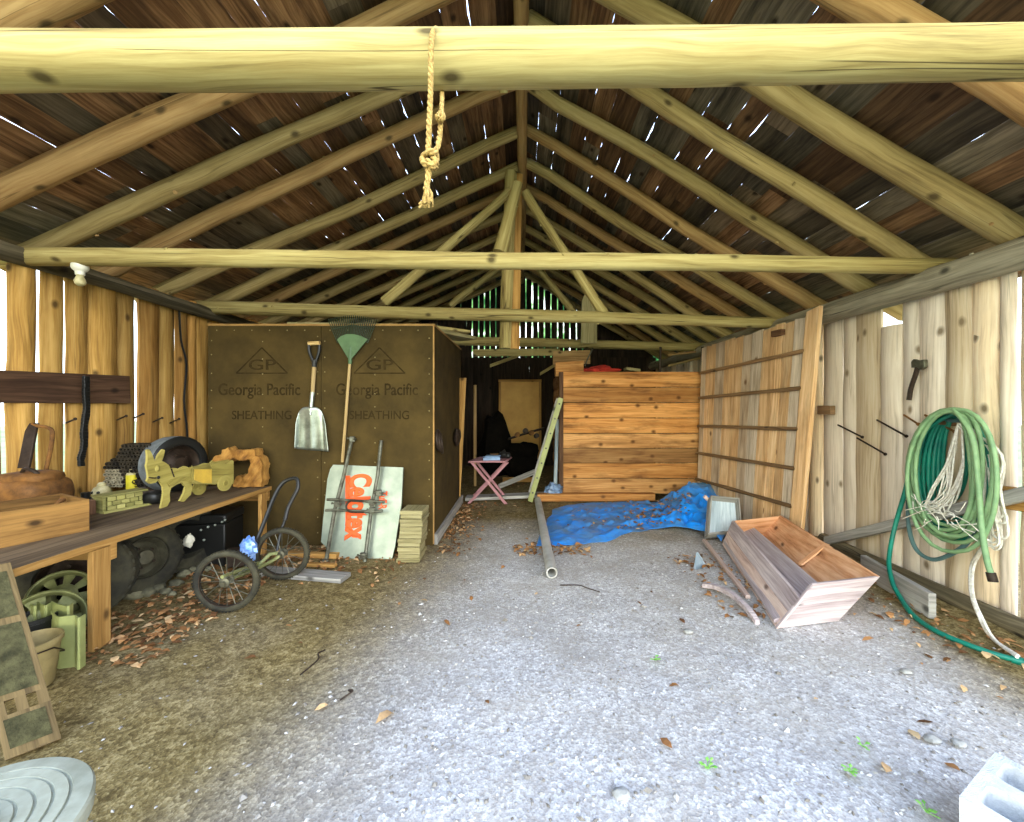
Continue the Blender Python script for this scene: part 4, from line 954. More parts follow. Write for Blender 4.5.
b = MB(); b.tube(mid([at(246, 566, 3.5), at(255, 545, 3.6), at(265, 520, 3.7), at(275, 495, 3.8), at(284, 482, 3.85), at(296, 478.5, 3.85), at(298, 487, 3.83), at(294, 496, 3.8), at(288, 508, 3.76), at(285, 520, 3.72)]), .018, 8); hd = b.build('handle_bar', M['blackp'], ct)
b = MB(); b.tube([at(277, 551, 3.62), at(281, 530, 3.70), at(285, 520, 3.72)], .013, 8); b.build('brace_bar', M['blackp'], ct)
b = MB(); p = at(249, 548, 3.55); b.blob(p, (.07, .05, .10), .5, 16, 10, 3); tag(b.build('wrapper', M['bluefoil'], smooth=20), 'crumpled shiny blue wrapper caught on the cart handle', 'wrapper')
b = MB(); b.box(at(238, 551, 3.85), (.2, .12, .05), .3); b.box(at(238, 551, 3.85)+V((0,0,-.08)), (.16, .1, .12), .3); tag(b.build('dark_tin', M['iron'], bevel=.01), 'flat dark tin between the cart and the bench leg', 'tin')

# ================================================================== dark back of the shed
pb = thing('plank_bin', 'big bin of rough orange planks built across the back beside the doorway', 'bin', (1.9, 7, 0))
hs = [.10, .36, .62, .87, 1.12, 1.38, 1.64, 1.90, 2.165]
b = MB()
for a_, c_, tq in zip(hs, hs[1:], (.66, .30, .10, .93, .62, .70, .16, .55)): b.slab((.70, 6.78, (a_+c_)/2), (3.02, 6.78, (a_+c_)/2), (0, 0, c_-a_-.010), (0, -.035, 0), n=14, wob=.006, bulge=-.04, tint=tq)
b.build('front_planks', M['crib'], pb)
b = MB()
for a_, c_ in zip(hs, hs[1:]): b.slab((.70, 6.80, (a_+c_)/2), (.70, 8.6, (a_+c_)/2), (0, 0, c_-a_-.006), (-.035, 0, 0), n=8, wob=.004)
b.build('side_planks', M['crib'], pb)
b = MB(); b.box((.665, 6.80, 1.1), (.07, .07, 2.12)); b.build('corner_post', M['darkboard'], pb, bevel=.006)
b = MB(); b.bar((.25, 6.62, .075), (2.2, 6.66, .075), (0, .14, 0), (0, 0, .12)); tag(b.build('sill_timber', M['crib'], bevel=.012), 'orange timber lying on the ground along the foot of the plank bin', 'timber')
b = MB(); b.bar(at(466, 501, 6.78), at(562, 497, 6.8), (0, .24, 0), (0, 0, .05)); o = b.build('threshold_board', M['grey'], bevel=.006); o.location.z = .0
tag(o, 'grey threshold board on the ground across the dark doorway', 'board')
b = MB(); p = at(598, 371, 6.98); p.z = 2.2; b.blob(p, (.36, .16, .055), .5, 20, 8, 2.5); b.blob(p+V((.05, 0, .04)), (.2, .12, .05), .5, 16, 8, 2.5); tag(b.build('red_cloth', M['red']), 'crumpled red cloth lying on top of the plank bin', 'cloth')
b = MB(); p = at(632, 369, 6.98); b.bar(p+V((-.12, 0, .0)), p+V((.12, 0, -.03)), (0, .2, 0), (0, 0, .05)); tag(b.build('pale_block', M['shingle'], bevel=.006), 'pale wood offcut on top of the plank bin beside the red cloth', 'block')
for (px, lb_) in ((660, 'in the middle of the plank bin'), (702, 'at the leaning door end of the plank bin')):
    b = MB(); p = at(px, 372, 6.9); q = at(px+.5, 347, 6.9); b.tube([p+V((0, 0, -.1)), q], .022, 8); tag(b.build('iron_post', M['iron']), f'thin dark post rising above the top {lb_}', 'post', 'thin posts over the bin')
for k, (a_, c_, r_, lb_) in enumerate((((668, 366, 7.4), (700, 358, 7.5), .03, 'pale pole lying high up behind the plank bin'), ((668, 355, 7.6), (702, 351, 7.7), .03, 'grey stick lying under the rearmost beam behind the bin'), ((490, 366, 8.4), (528, 352, 8.2), .05, 'pale board end slanting under the header board'), ((540, 374, 8.3), (560, 362, 8.1), .05, 'second slanting board under the header, nearer the bin'))):
    b = MB(); b.bar(at(*a_), at(*c_), (0, r_, 0), (0, 0, r_*1.3)); tag(b.build('loose_board', M['rafter' if k < 2 else 'log'], bevel=.004), lb_, 'board', 'loose boards overhead at the back')
b = MB(); b.tube(mid([at(593, 348, 6.8), at(588, 358, 6.8), at(585, 366, 6.85)]), .012, 6); tag(b.build('bent_wire', M['steel']), 'bent wire hanging from the rearmost beam over the red cloth', 'wire')
# inner door
idr = thing('plywood_door', 'yellow plywood door with pale frame at the very back of the dark doorway', 'door', (-.05, 9.9, 0))
b = MB(); b.box((-.05, 9.9, 1.09), (.94, .03, 2.16)); b.build('door_panel', M['sheetdoor'], idr)
b = MB(); b.box((-.05, 9.88, 2.2), (1.06, .07, .06)); b.build('frame_rail', M['lumber'], idr)
for xx in (-.55, .45): b = MB(); b.box((xx, 9.88, 1.08), (.05, .07, 2.16)); b.build('frame_stile', M['lumber'], idr)
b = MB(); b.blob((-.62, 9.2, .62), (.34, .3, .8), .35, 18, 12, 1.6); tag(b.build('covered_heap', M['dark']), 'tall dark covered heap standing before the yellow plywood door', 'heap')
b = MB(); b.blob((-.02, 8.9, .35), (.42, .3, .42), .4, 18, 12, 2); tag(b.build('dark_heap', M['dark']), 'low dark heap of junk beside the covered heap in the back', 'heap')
for k, (px, py) in enumerate(((517, 435), (525, 431), (531, 433), (536, 436))):
    b = MB(); p = at(px, py, 8.72); b.lathe([(0, 0), (.055, 0), (.055, .12), (0, .12)], p, (.1, -1, .15), n=16); b.lathe([(.045, -.004), (.055, -.006), (.055, .0)], p, (.1, -1, .15), n=16)
    tag(b.build('paint_tin', M['iron' if k % 2 else 'rust']), f'{ORD[k+1]} small tin from the covered heap, in the row before the plywood door', 'tin', 'row of tins in the dark back')
b = MB(); b.bar(at(508, 439, 8.85), at(544, 428, 8.85), (0, .3, 0), (0, 0, .03)); tag(b.build('tilted_shelf', M['backwall']), 'tilted dark shelf board carrying the small tins', 'shelf')
b = MB(); b.bar(V((-.45, 7.6, .05)), V((.25, 7.9, .28)), (0, .05, 0), (0, 0, .10)); tag(b.build('low_plank', M['grey'], bevel=.004), 'pale plank slanting low on the floor behind the folding table', 'board')
b = MB(); b.bar(V((-.4, 8.25, .06)), V((.25, 8.25, .06)), (0, .05, 0), (0, 0, .10)); tag(b.build('low_plank', M['lumber'], bevel=.004), 'orange plank lying level behind the slanting pale one', 'board')
b = MB(); b.tube([(at(475, 477, 7.9).to_2d().to_3d()), at(475, 385, 7.9)], .03, 8, wob=.1); tag(b.build('thin_pole', M['rafter']), 'thin upright pole standing in the dark behind the folding table', 'pole')
# folding table
tb = thing('folding_table', 'small pink folding table with crossed legs in the dark doorway', 'table', (-.53, 6.62, 0))
tz = .70
b = MB(); q = [at(468, 460, 6.42), at(505, 463, 6.42), at(512, 455, 6.95), at(479, 452.5, 6.95)]
for p in q: p.z = tz
b.hexa([p+V((0, 0, -.025)) for p in q]+q); b.build('table_top', M['pink'], tb, bevel=.005)
for y_, in ((6.45,), (6.82,)):
    for (a_, c_) in ((-.86, -.26), (-.26, -.80)):
        a_ -= .0; b = MB(); b.bar((a_, y_+(.02 if a_ < -.5 else -.02), .01), (c_+.02 if a_ < -.5 else c_, y_+(.02 if a_ < -.5 else -.02), tz-.03), (.055, 0, 0), (0, .022, 0)); b.build('leg', M['pink'], tb, bevel=.003)
b = MB(); b.bar((-.76, 6.45, .1), (-.76, 6.82, .1), (.03, 0, 0), (0, 0, .03)); b.bar((-.36, 6.45, .1), (-.36, 6.82, .1), (.03, 0, 0), (0, 0, .03)); b.build('stretcher', M['pink'], tb)
b = MB(); p = at(491, 459, 6.5); p.z = tz; b.box(p+V((0, .1, .02)), (.28, .22, .04), .1); b.box(p+V((.02, .12, .052)), (.24, .2, .02), -.1); tag(b.build('pale_blue_book', M['bluebook'], bevel=.003), 'pale blue flat book lying on the pink folding table', 'book')
b = MB(); p = at(504, 455, 6.75); b.blob((p.x, p.y, tz+.06), (.09, .08, .06), .3, 14, 8, 2); b.blob((p.x+.07, p.y-.02, tz+.05), (.05, .05, .05), .1, 12, 8); b.tube([(p.x-.1, p.y, tz+.04), (p.x+.02, p.y-.03, tz+.14)], .02, 8); tag(b.build('hand_tool', M['blackp']), 'black hand tool lying on the pink table behind the blue book', 'tool')
b = MB(); p = at(495, 452, 6.9); b.box((p.x, p.y, tz+.03), (.16, .14, .06), .2); tag(b.build('small_carton', M['box_wood'], bevel=.005), 'small brown carton at the back of the pink table', 'carton')
# ladder leaning on the bin corner
ld = thing('ladder', 'pale aluminium ladder leaning against the corner of the plank bin', 'ladder', (.15, 6.6, 0))
lp, lq = at(530, 497, 6.55), at(561, 398, 6.55); lp.z = .02; off = V((0, .40, 0)); dl_ = (lq-lp).normalized(); pr = dl_.cross(V((0, 1, 0)))
for k, o_ in enumerate((V((0, 0, 0)), off)):
    b = MB(); b.bar(lp+o_, lq+o_, V((0, .03, 0)), pr*.085); b.build('rail', M['ggreen'] if k == 0 else M['grey'], ld, bevel=.004)
n__ = 7
for k in range(n__):
    c = lp.lerp(lq, (k+.6)/n__); b = MB(); b.tube([c+V((0, -.017, 0)), c+off], .016, 10); b.build('rung', M['steel'], ld)
b = MB(); p = ground(551, 493, 0); b.blob((.53, 6.72, .14), (.15, .10, .14), .6, 18, 12, 3.2); tag(b.build('plastic_bag', M['bag'], smooth=15), 'crumpled bluish clear plastic bag at the foot of the plank bin', 'bag')
b = MB(); b.bar((.58, 7.05, .0), (.62, 7.05, 1.35), (.06, 0, 0), (0, .1, 0)); tag(b.build('blue_grey_plank', M['bluegrey'], bevel=.004), 'narrow blue-grey plank upright behind the ladder', 'board')

# leaning plank door on the right
d = thing('plank_door', 'tall loose door of vertical planks with thin battens leaning on the hose wall', 'door', (3.3, 5.9, 0))
a0, a1 = V((3.20, 4.55, 0)), V((2.93, 6.68, 0)); top0 = at(823, 311, 4.36); top1 = at(703, 347, 6.62)
h0, h1 = top0-a0, top1-a1
def DPN(s_, t_, off=0):
    p = a0.lerp(a1, s_); q = (a0+h0).lerp(a1+h1, s_); nrm = (a1-a0).cross(V((0, 0, 1))).normalized()
    if nrm.x > 0: nrm = -nrm
    return p.lerp(q, t_)+nrm*off
b = MB(); s_ = .0
while s_ < 1:
    s2 = min(1, s_+R(.055, .10)); q = [DPN(s_, .0), DPN(s2-.003, .0), DPN(s2-.003, 1-R(0, .012)), DPN(s_, 1-R(0, .012))]
    b.hexa(q+[p+(DPN(0, 0, 1)-DPN(0, 0))*(.014+R(0, .012)) for p in q]); s_ = s2
b.build('planks', M['door'], d, smooth=0)
b = MB(); q = [DPN(-.01, .0, .02), DPN(.065, .0, .02), DPN(.065, 1.01, .02), DPN(-.01, 1.02, .02)]; b.hexa(q+[p+(DPN(0, 0, 1)-DPN(0, 0))*.05 for p in q]); b.build('edge_stile', M['door'], d, bevel=.005)
for tt in (.84, .68, .50, .325, .155):
    a_, c_ = DPN(.06, tt+.005, .04), DPN(.99, tt-.01, .04)
    b = MB(); b.slab(a_, c_, (0, 0, .045), (DPN(0, 0, 1)-DPN(0, 0))*.035, wob=.006); b.build('batten', M['batten'], d)
b = MB(); p = onplane(778, 333, DPN(.5, .5, .03), (DPN(0, 0, 1)-DPN(0, 0))); b.box(p, (.06, .16, .07), .15); b.build('latch_block', M['darkboard'], d)
b = MB(); b.box(onx(826, 410, 3.44), (.06, .2, .10)); tag(b.build('turn_block', M['batten'], bevel=.006), 'small flat wood block on the pale wall beside the leaning door', 'block')

# ================================================================== hose wall
b = MB(); b.bar(onx(826, 541, 3.40), onx(1075, 482, 3.40), (0, 0, .10), (.06, 0, 0)); tag(b.build('slanted_rail', M['grey'], bevel=.006), 'grey rail slanting up along the pale wall behind the hoses', 'rail')
b = MB(); b.bar((3.36, 1.4, 1.30-.02), (3.46, 1.4, 1.30), (0, .02, 0), (0, 0, .02)) if 0 else b.bar((3.47, 2.3, .97), (3.47, 3.0, .93), (0, 0, .16), (.05, 0, 0)); tag(b.build('short_rail', M['lumber'], bevel=.006), 'orange brown board on the pale wall just under the hoses end of the rail', 'board')
log('sill_log', 'dark sill log lying along the foot of the pale hose wall', 'log', [(3.46, 1.4, .07), (3.46, 4.6, .06)], .07, M['plate'], None, bend=.03, seg=14)
b = MB(); a_, c_ = ground(937, 618), ground(868, 584); a_ = V((3.06, 2.98, 0)); c_ = V((3.20, 3.75, 0)); b.bar(a_+V((0, 0, .10)), c_+V((0, 0, .10)), V((.05, -.01, 0)), (0, 0, .19)); tag(b.build('edge_plank', M['grey'], bevel=.006), 'grey plank standing on edge on the ground between trough and hoses', 'board')
# hatchet
ht = thing('hatchet', 'old hatchet hanging head up on the pale wall above the hoses', 'hatchet', onx(908, 400, 3.46))
b = MB(); b.tube(mid([onx(909, 400, 3.46), onx(911, 388, 3.46), onx(915.5, 375, 3.46), onx(919, 363, 3.46)]), [.020]*12+[.016], 8) if 0 else b.tube(mid([onx(909, 400, 3.46), onx(911, 388, 3.46), onx(915.5, 375, 3.46), onx(919, 362, 3.46)]), .018, 8); b.build('handle', M['iron'], ht)
b = MB(); b.prism([onx(x, y, 3.475) for x, y in ((914.5, 362), (917, 359), (921, 360.5), (928, 359.5), (928.5, 367), (924, 370), (920, 367), (915, 368))], (-.035, 0, 0)); b.build('head', M['steel'], ht, bevel=.005)
for k, (p, q) in enumerate((((838, 425), (862, 437)), ((857, 438), (885, 454)), ((877, 420), (906, 436)), ((904, 415), (918, 424)), ((925, 415), (955, 432)))):
    b = MB(); a_, c_ = onx(*p, 3.53), onx(*q, 3.42); b.tube([a_, c_], .0085, 6); b.tube([c_, c_+(c_-a_).normalized()*.008], .015, 8)
    tag(b.build('iron_spike', M['rust'] if k > 2 else M['iron']), f'{ORD[k+1]} long iron spike from the leaning door in the pale wall', 'spike', 'iron spikes in the hose wall')
# hoses: coils hung on a peg
pg = MB(); pk = onx(955, 424, 3.53); pg.tube([pk, pk+V((-.17, 0, .02))], .02, 10); tag(pg.build('wall_peg', M['batten']), 'wooden peg in the pale wall that carries the hoses', 'peg')
def coil(loops, x0_, x1_, per=28, cp=957):
    """loops: (left px, right px, top px, bottom px, px of lowest point) of each turn, hung on the peg"""
    pts = []; n_ = len(loops)
    for t in range(n_*per+1):
        k = min(t//per, n_-1); f = t/per-k
        A_, B_ = loops[k], loops[min(k+1, n_-1)]
        s_ = f*f*(3-2*f); l_, r_, tp, bt, lx = (a_*(1-s_)+b_*s_ for a_, b_ in zip(A_, B_))
        an = math.pi/2+2*math.pi*f; ca_, sa_ = math.cos(an), math.sin(an)
        m_ = (l_+r_)/2; hx = (r_-l_)/2
        px = m_+hx*math.copysign(abs(ca_)**.85, ca_)+(lx-m_)*max(0, -sa_)**2+(cp-m_)*.55*max(0, sa_)**2
        py = (tp+bt)/2-(bt-tp)/2*sa_
        pts.append(onx(px, py, x0_+(x1_-x0_)*t/(n_*per)+.012*math.sin(an*2+k*1.7)))
    return pts
hs_ = thing('garden_hose', 'dark teal garden hose coiled on the pale wall with its end trailing on the ground', 'hose', (3.3, 3.2, 0))
cpts = coil([(944, 964, 417, 496, 950), (939, 968, 416, 506, 950), (934, 990, 415, 530, 954), (929, 985, 414, 518, 952), (924, 994, 413, 534, 957), (919, 987, 414, 525, 952), (914, 990, 413, 540, 958)], 3.47, 3.37)
def gz(px, py, dz):
    p = ground(px, py)
    for _ in range(3): p = ground(px, py, hz(p.x, p.y)+dz)
    return p
tail = [cpts[-1], onx(940, 420, 3.345), onx(924, 432, 3.33), onx(913, 458, 3.32), onx(905, 492, 3.30), at(894, 530, 3.50), at(889, 560, 3.42), at(892, 581, 3.30), at(900, 597, 3.20), gz(914, 616, .02), gz(940, 633, .02), gz(985, 651, .02), gz(1019, 661, .02)]
b = MB(); b.tube(cpts, .015, 8); b.build('coil', M['teal'], hs_, smooth=80)
b = MB(); b.tube(mid(tail, 6), .0175, 8); b.build('trailing_end', M['teal'], hs_, smooth=80)
b = MB(); ep = gz(1019, 661, .02); b.lathe([(0, -.03), (.024, -.03), (.025, .02), (.028, .02), (.028, .045), (0, .045)], ep, (V(tail[-1])-V(tail[-2])), n=12); b.build('coupling', M['teal'], hs_)
h2 = thing('garden_hose', 'pale green garden hose hung in wide loops over the teal one on the wall', 'hose', (3.2, 3.2, 0))
cp2 = coil([(909, 992, 411, 548, 958), (907, 975, 410, 528, 948), (908, 998, 411, 557, 960), (913, 966, 412, 512, 942), (906, 985, 409, 540, 954), (917, 972, 411, 520, 944), (907, 997, 409, 552, 955)], 3.36, 3.25)
b = MB(); b.tube(cp2, .0148, 8); b.build('coil', M['lime'], h2, smooth=80)
e0 = [cp2[-1], onx(972, 436, 3.24), onx(978, 480, 3.24), onx(982, 530, 3.24), onx(987, 560, 3.24), onx(991, 574, 3.24)]
b = MB(); b.tube(mid(e0, 5), .0175, 8); b.build('hanging_end', M['lime'], h2, smooth=80)
b = MB(); q = onx(991, 574, 3.24); b.lathe([(0, -.01), (.026, -.01), (.027, .05), (0, .05)], q, (q-onx(987, 560, 3.24)), n=12); b.build('coupling', M['iron'], h2)
# one low dark loop of a third, thinner hose
b = MB(); b.tube(mid([onx(908, 500, 3.40), onx(909, 528, 3.36), onx(916, 549, 3.34), onx(930, 559, 3.34), onx(945, 557, 3.34), onx(965, 545, 3.34), onx(978, 525, 3.36), onx(984, 495, 3.38), onx(985, 450, 3.42), onx(968, 424, 3.43), onx(948, 420, 3.44)], 6), .016, 8)
tag(b.build('thin_hose', plain('slate_hose', srgb(84, 116, 116), .5)), 'thin slate blue hose making the lowest single loop on the wall', 'hose')
rb = thing('rope_hank', 'white rope hank hanging beside and through the hoses, its end trailing to the ground', 'rope', (3.3, 2.9, 0))
random.seed(9); b = MB()
for k in range(12):
    xr = 996+R(-8, 12); yb_ = 545-R(0, 40); x_ = 3.40-R(0, .06)
    b.tube(mid([onx(962+R(-4, 6), 424, x_), onx(990+R(0, 12), 455, x_), onx(xr, 500, x_), onx(xr+R(0, 6), yb_, x_), onx(xr-R(6, 14), yb_+R(-3, 3), x_), onx(xr-10, 500, x_), onx(980+R(0, 8), 450, x_), onx(958, 426, x_)], 5), .0075, 6)
for k in range(10):
    x_ = 3.38-R(0, .05)
    b.tube(mid([onx(958, 424, x_), onx(955-R(0, 8), 455+R(-6, 6), x_), onx(940+R(-12, 10), 495+R(-8, 8), x_), onx(930+R(-10, 10), 508+R(-5, 14), x_), onx(945+R(-6, 6), 505+R(-6, 10), x_), onx(962, 470+R(-8, 8), x_), onx(962, 430, x_)], 5), .0065, 6)
b.build('loops', M['rope'], rb, smooth=80)
b = MB(); b.tube(mid([onx(984, 545, 3.30), at(972, 565, 3.05), at(971, 592, 2.94), at(980, 618, 2.79), gz(992, 638, .02), gz(1018, 656, .04)], 6), .011, 7); b.tube(mid([onx(988, 540, 3.30), at(974, 566, 3.03), at(973, 594, 2.92), at(983, 620, 2.77), gz(995, 640, .035), gz(1017, 657, .05)], 6), .010, 7); b.build('trailing_end', M['rope'], rb, smooth=80)
b = MB()
for k in range(26):
    c = onx(935+R(-16, 22), 515+R(-14, 12), 3.20); q = c+V((R(-.02, .02), R(-.2, .2), R(-.12, .10))); b.tube(mid([c, (c+q)/2+V((0, R(-.04, .04), R(-.04, .04))), q], 4), .003, 4)
b.tube(mid([onx(950, 505, 3.2), onx(925, 510, 3.2), onx(902, 519, 3.25)], 5), .004, 4)
tag(b.build('frayed_twine', M['rope']), 'tangle of frayed pale twine caught across the hose coil', 'twine')

# rope looped over the front beam
random.seed(14)
ro = thing('hanging_rope', 'knotted tan rope looped over the thick front tie beam', 'rope', at(430, 205, 1.27))
def twist(b, pts, r_, k=8):
    P = mid(pts, k); L = 0
    for ph in (0, 2.09, 4.19):
        q = []; L = 0
        for i, p in enumerate(P):
            if i: L += (p-P[i-1]).length
            dr = (P[min(i+1, len(P)-1)]-P[max(0, i-1)]); u, w_ = perp(dr); an = ph+L*6.28/(r_*7)
            q.append(p+(u*math.cos(an)+w_*math.sin(an))*r_*.55)
        b.tube(q, r_*.62, 5)
b = MB(); y1 = 1.265
twist(b, [(at(438, 78, 1.55)), at(437, 34, 1.50), at(435, 30, 1.40), at(432.5, 34, 1.31), at(431, 50, y1), at(430.5, 90, y1), at(429, 130, y1), at(428, 152, y1)], .0085, 16)
twist(b, [(at(442, 84, 1.50)), at(442, 100, 1.40), at(441, 118, 1.31), at(439, 140, 1.28), at(436, 150, 1.27), at(430, 155, y1)], .008, 12); b.build('loop', M['jute'], ro, smooth=80)
b = MB(); twist(b, [at(432, 155, y1), at(436, 163, 1.25), at(434, 168, 1.28), at(424, 163, 1.25), at(423, 157, 1.28), at(431, 152, 1.245), at(437, 155, 1.27), at(433, 166, 1.25), at(427, 160, 1.25)], .009, 8)
b.build('knot', M['jute'], ro, smooth=80); b = MB(); twist(b, [at(439, 122, 1.29), at(443, 118, 1.27), at(441, 113, 1.30), at(437, 117, 1.27)], .008, 8); b.build('knot', M['jute'], ro, smooth=80)
b = MB(); twist(b, [at(429, 164, y1), at(428, 178, y1), at(426, 190, y1)], .009, 10)
for k in range(16): b.tube(mid([at(427+R(-2, 2), 184, y1), at(427+R(-5, 6), 196, y1+R(-.02, .02)), at(426+R(-7, 7), 205+R(-4, 3), y1+R(-.02, .02))], 4), .0035, 4)
b.build('frayed_end', M['jute'], ro, smooth=80)

# ================================================================== trough, tray, tarp, pipe
tg = thing('wooden_trough', 'long open wooden trough of worn pinkish boards lying on the gravel', 'trough', (2.3, 3.7, 0))
B4, B3, B1, B2 = V((1.82, 2.86, .0)), V((2.34, 2.96, .0)), V((2.30, 4.60, .0)), V((2.80, 4.70, .02))
T4, T3, T1, T2 = V((2.06, 2.83, .335)), V((2.69, 3.00, .315)), V((2.415, 4.6, .27)), V((3.08, 4.75, .29))
def wallp(q, inward, th, mat, name, split=None, cap=False):
    q = [V(p) for p in q]; iv = V(inward).normalized()*th
    o = None
    for (f0, f1, mt) in (split or [(0, 1, mat)]):
        p = [q[0].lerp(q[3], f0), q[1].lerp(q[2], f0), q[1].lerp(q[2], f1-.006), q[0].lerp(q[3], f1-.006)]
        b = MB(); b.hexa(p+[x+iv for x in p]); o = b.build(name, M[mt], tg, bevel=.003)
T4L = B4.lerp(T4, .66); wallp((B4, B1, T1, T4L), (1, -.25, .3), .022, 'crate', 'side_board', split=[(0, .52, 'crate'), (.53, 1, 'mauve')])
wallp((B3, B2, T2, T3), (-1, .1, .2), .022, 'cratein', 'side_board')
wallp((B4, B3, T3, T4), (0, 1, 0), .022, 'crate', 'end_board', split=[(0, .5, 'mauve'), (.5, 1, 'mauve')])
wallp((B1, B2, T2, T1), (0, -1, 0), .022, 'cratein', 'end_board')
b = MB(); q = [B4+V((0, .03, .02)), V((2.36, 3.02, .12)), V((2.70, 4.66, .145)), B1+V((0, -.03, .02))]; b.hexa([p+V((0, 0, .005)) for p in q]+[p+V((0, 0, .03)) for p in q]); b.build('bottom_board', M['crate'], tg)
b = MB(); b.bar(T3.lerp(T2, .42)+V((-.01, 0, 0)), B3.lerp(B2, .42)+V((.03, 0, .12)), (0, .05, 0), (.03, 0, 0)); b.build('inner_rib', M['cratein'], tg, bevel=.003)
ty = thing('shallow_tray', 'small blue-grey wooden tray tilted up behind the far end of the trough', 'tray', (2.35, 5.0, 0))
q = [at(703, 541, 4.72), at(732, 548, 4.75), at(737, 518, 5.15), at(711, 511, 5.25)]; q[0].z = .02; q[1].z = .02
q = [V((2.15, 4.72, .02)), V((2.62, 4.85, .02)), V((2.75, 5.15, .34)), V((2.42, 5.22, .36))]
nt_ = (q[1]-q[0]).cross(q[3]-q[0]).normalized(); nt_ = nt_ if nt_.y < 0 else -nt_
b = MB(); b.hexa(q+[p+nt_*.016 for p in q]); b.build('bottom_board', M['bluegrey'], ty)
for i in range(4):
    a_, c_ = q[i], q[(i+1) % 4]; b = MB(); b.hexa([a_, c_, c_+(q[(i+2) % 4]-c_).normalized()*.018, a_+(q[(i+3) % 4]-a_).normalized()*.018]+[p+nt_*.10 for p in (a_, c_, c_+(q[(i+2) % 4]-c_).normalized()*.018, a_+(q[(i+3) % 4]-a_).normalized()*.018)]); b.build('rim_board', M['grey'], ty)
b = MB(); b.bar(q[3]+V((-.04, 0, .05)), q[3]+V((.10, .02, -.08)), (.03, 0, .03), (0, .04, 0)); b.build('grip_stick', M['crate'], ty)
b = MB(); b.bar(ground(704, 540, .02), ground(748, 597, .02), (.04, .0, 0), (0, 0, .03)); tag(b.build('thin_lath', M['crate'], bevel=.003), 'thin grey lath on the gravel along the outside of the trough', 'lath')
# bent strip and curved wood beside the trough
b = MB(); P_ = [ground(697, 553, .14), ground(699, 565, .11), ground(703, 584, .04), ground(706, 592, .02)]; Q_ = [V(p) for p in P_]
pl = [at(696, 553, 4.1), at(701, 560, 4.05), at(705, 575, 3.85), at(707.5, 586, 3.72), at(702, 586, 3.74), at(697, 580, 3.8), at(694, 568, 3.95)]
b.prism(pl, (.03, .03, 0)); b.tube(mid([at(703, 562, 4.05), at(708, 573, 3.9), at(711, 584, 3.75)]), .014, 6); o = b.build('bent_metal_strip', M['bluegrey']); tag(o, 'pointed bluish metal strip standing on the gravel beside the trough', 'strip')
b = MB(); pth = mid([ground(703, 585, .03), ground(716, 587, .05), ground(731, 594, .06), ground(744, 605, .05), ground(753, 616, .03), ground(757, 622, .01)], 5)
for i in range(len(pth)-1):
    dd2 = (pth[i+1]-pth[i]).normalized(); b.bar(pth[i], pth[i+1]+dd2*.004, V((-dd2.y, dd2.x, 0))*.04, (0, 0, .035), .5)
tag(b.build('curved_wood', M['mauve']), 'curved grey piece of wood lying on the gravel beside the trough', 'wood')
# tarp
def poly(ps):
    ps = [V((*p, 0)) for p in ps]; L = [0]
    for a_, c_ in zip(ps, ps[1:]): L.append(L[-1]+(c_-a_).length)
    def f(u):
        t = u*L[-1]
        for i in range(len(ps)-1):
            if t <= L[i+1]+1e-9: return ps[i].lerp(ps[i+1], (t-L[i])/(L[i+1]-L[i]))
        return ps[-1]
    return f
near = poly([(536, 545), (560, 546), (590, 543), (606, 542), (622, 536), (650, 529), (676, 529), (690, 531), (706, 536), (716, 541), (722, 545)])
far = poly([(553, 509), (566, 505), (590, 503), (620, 501), (650, 501), (680, 501), (700, 500), (712, 500), (730, 499)])
tb_ = MB()
def tarpf(u, v):
    p = near(u).lerp(far(u), v); g_ = ground(p.x, p.y)
    q = V((g_.x*1.3, g_.y*1.3, 0))
    r1 = 1-abs(noise.noise(q*2.0+V((3, 0, 0)))*2.4); r2 = 1-abs(noise.noise(V((g_.x*4.2-g_.y*2.4, g_.y*2.8, 7)))*2.6); r3 = 1-abs(noise.noise(V((g_.x*7+g_.y*5, g_.y*6, 2)))*2.4)
    e = min(1, min(u, 1-u, v, 1-v)*9)
    heap = ss(.56, .80, u)
    h = .012+hz(g_.x, g_.y)+(.06*max(0, r1-.3)+.05*max(0, r2-.2)+.02*max(0, r3-.2)+.012*noise.noise(q*11))*e*(.45+.45*ss(.25, .55, u)+.6*heap)
    h += heap*(.06+.24*ss(.15, .85, v)*(.75+.6*noise.noise(q*2.2)))
    g_.x += .06*noise.noise(q*2+V((0, 9, 0)))*(.4+heap); g_.y += .08*noise.noise(q*2+V((9, 0, 0)))
    return V((g_.x, g_.y, h))
tb_.grid(tarpf, 200, 110, su=3, sv=2)
o = tb_.build('tarp', M['tarp'], smooth=40); tag(o, 'crumpled blue plastic tarp spread on the ground before the plank bin', 'tarp')
sl_ = o.modifiers.new('thick', 'SOLIDIFY'); sl_.thickness = .004
# pipe
a_, c_ = V((.275, 3.68, .055)), V((.255, 6.50, .06)); dd2 = (c_-a_).normalized()
b = MB(); b.lathe([(.040, 0), (.052, 0), (.052, (c_-a_).length), (.040, (c_-a_).length)], a_, dd2, n=24, closed=True); tag(b.build('plastic_pipe', M['pvc'], smooth=40), 'long hollow grey pipe lying on the ground pointing into the doorway', 'pipe')

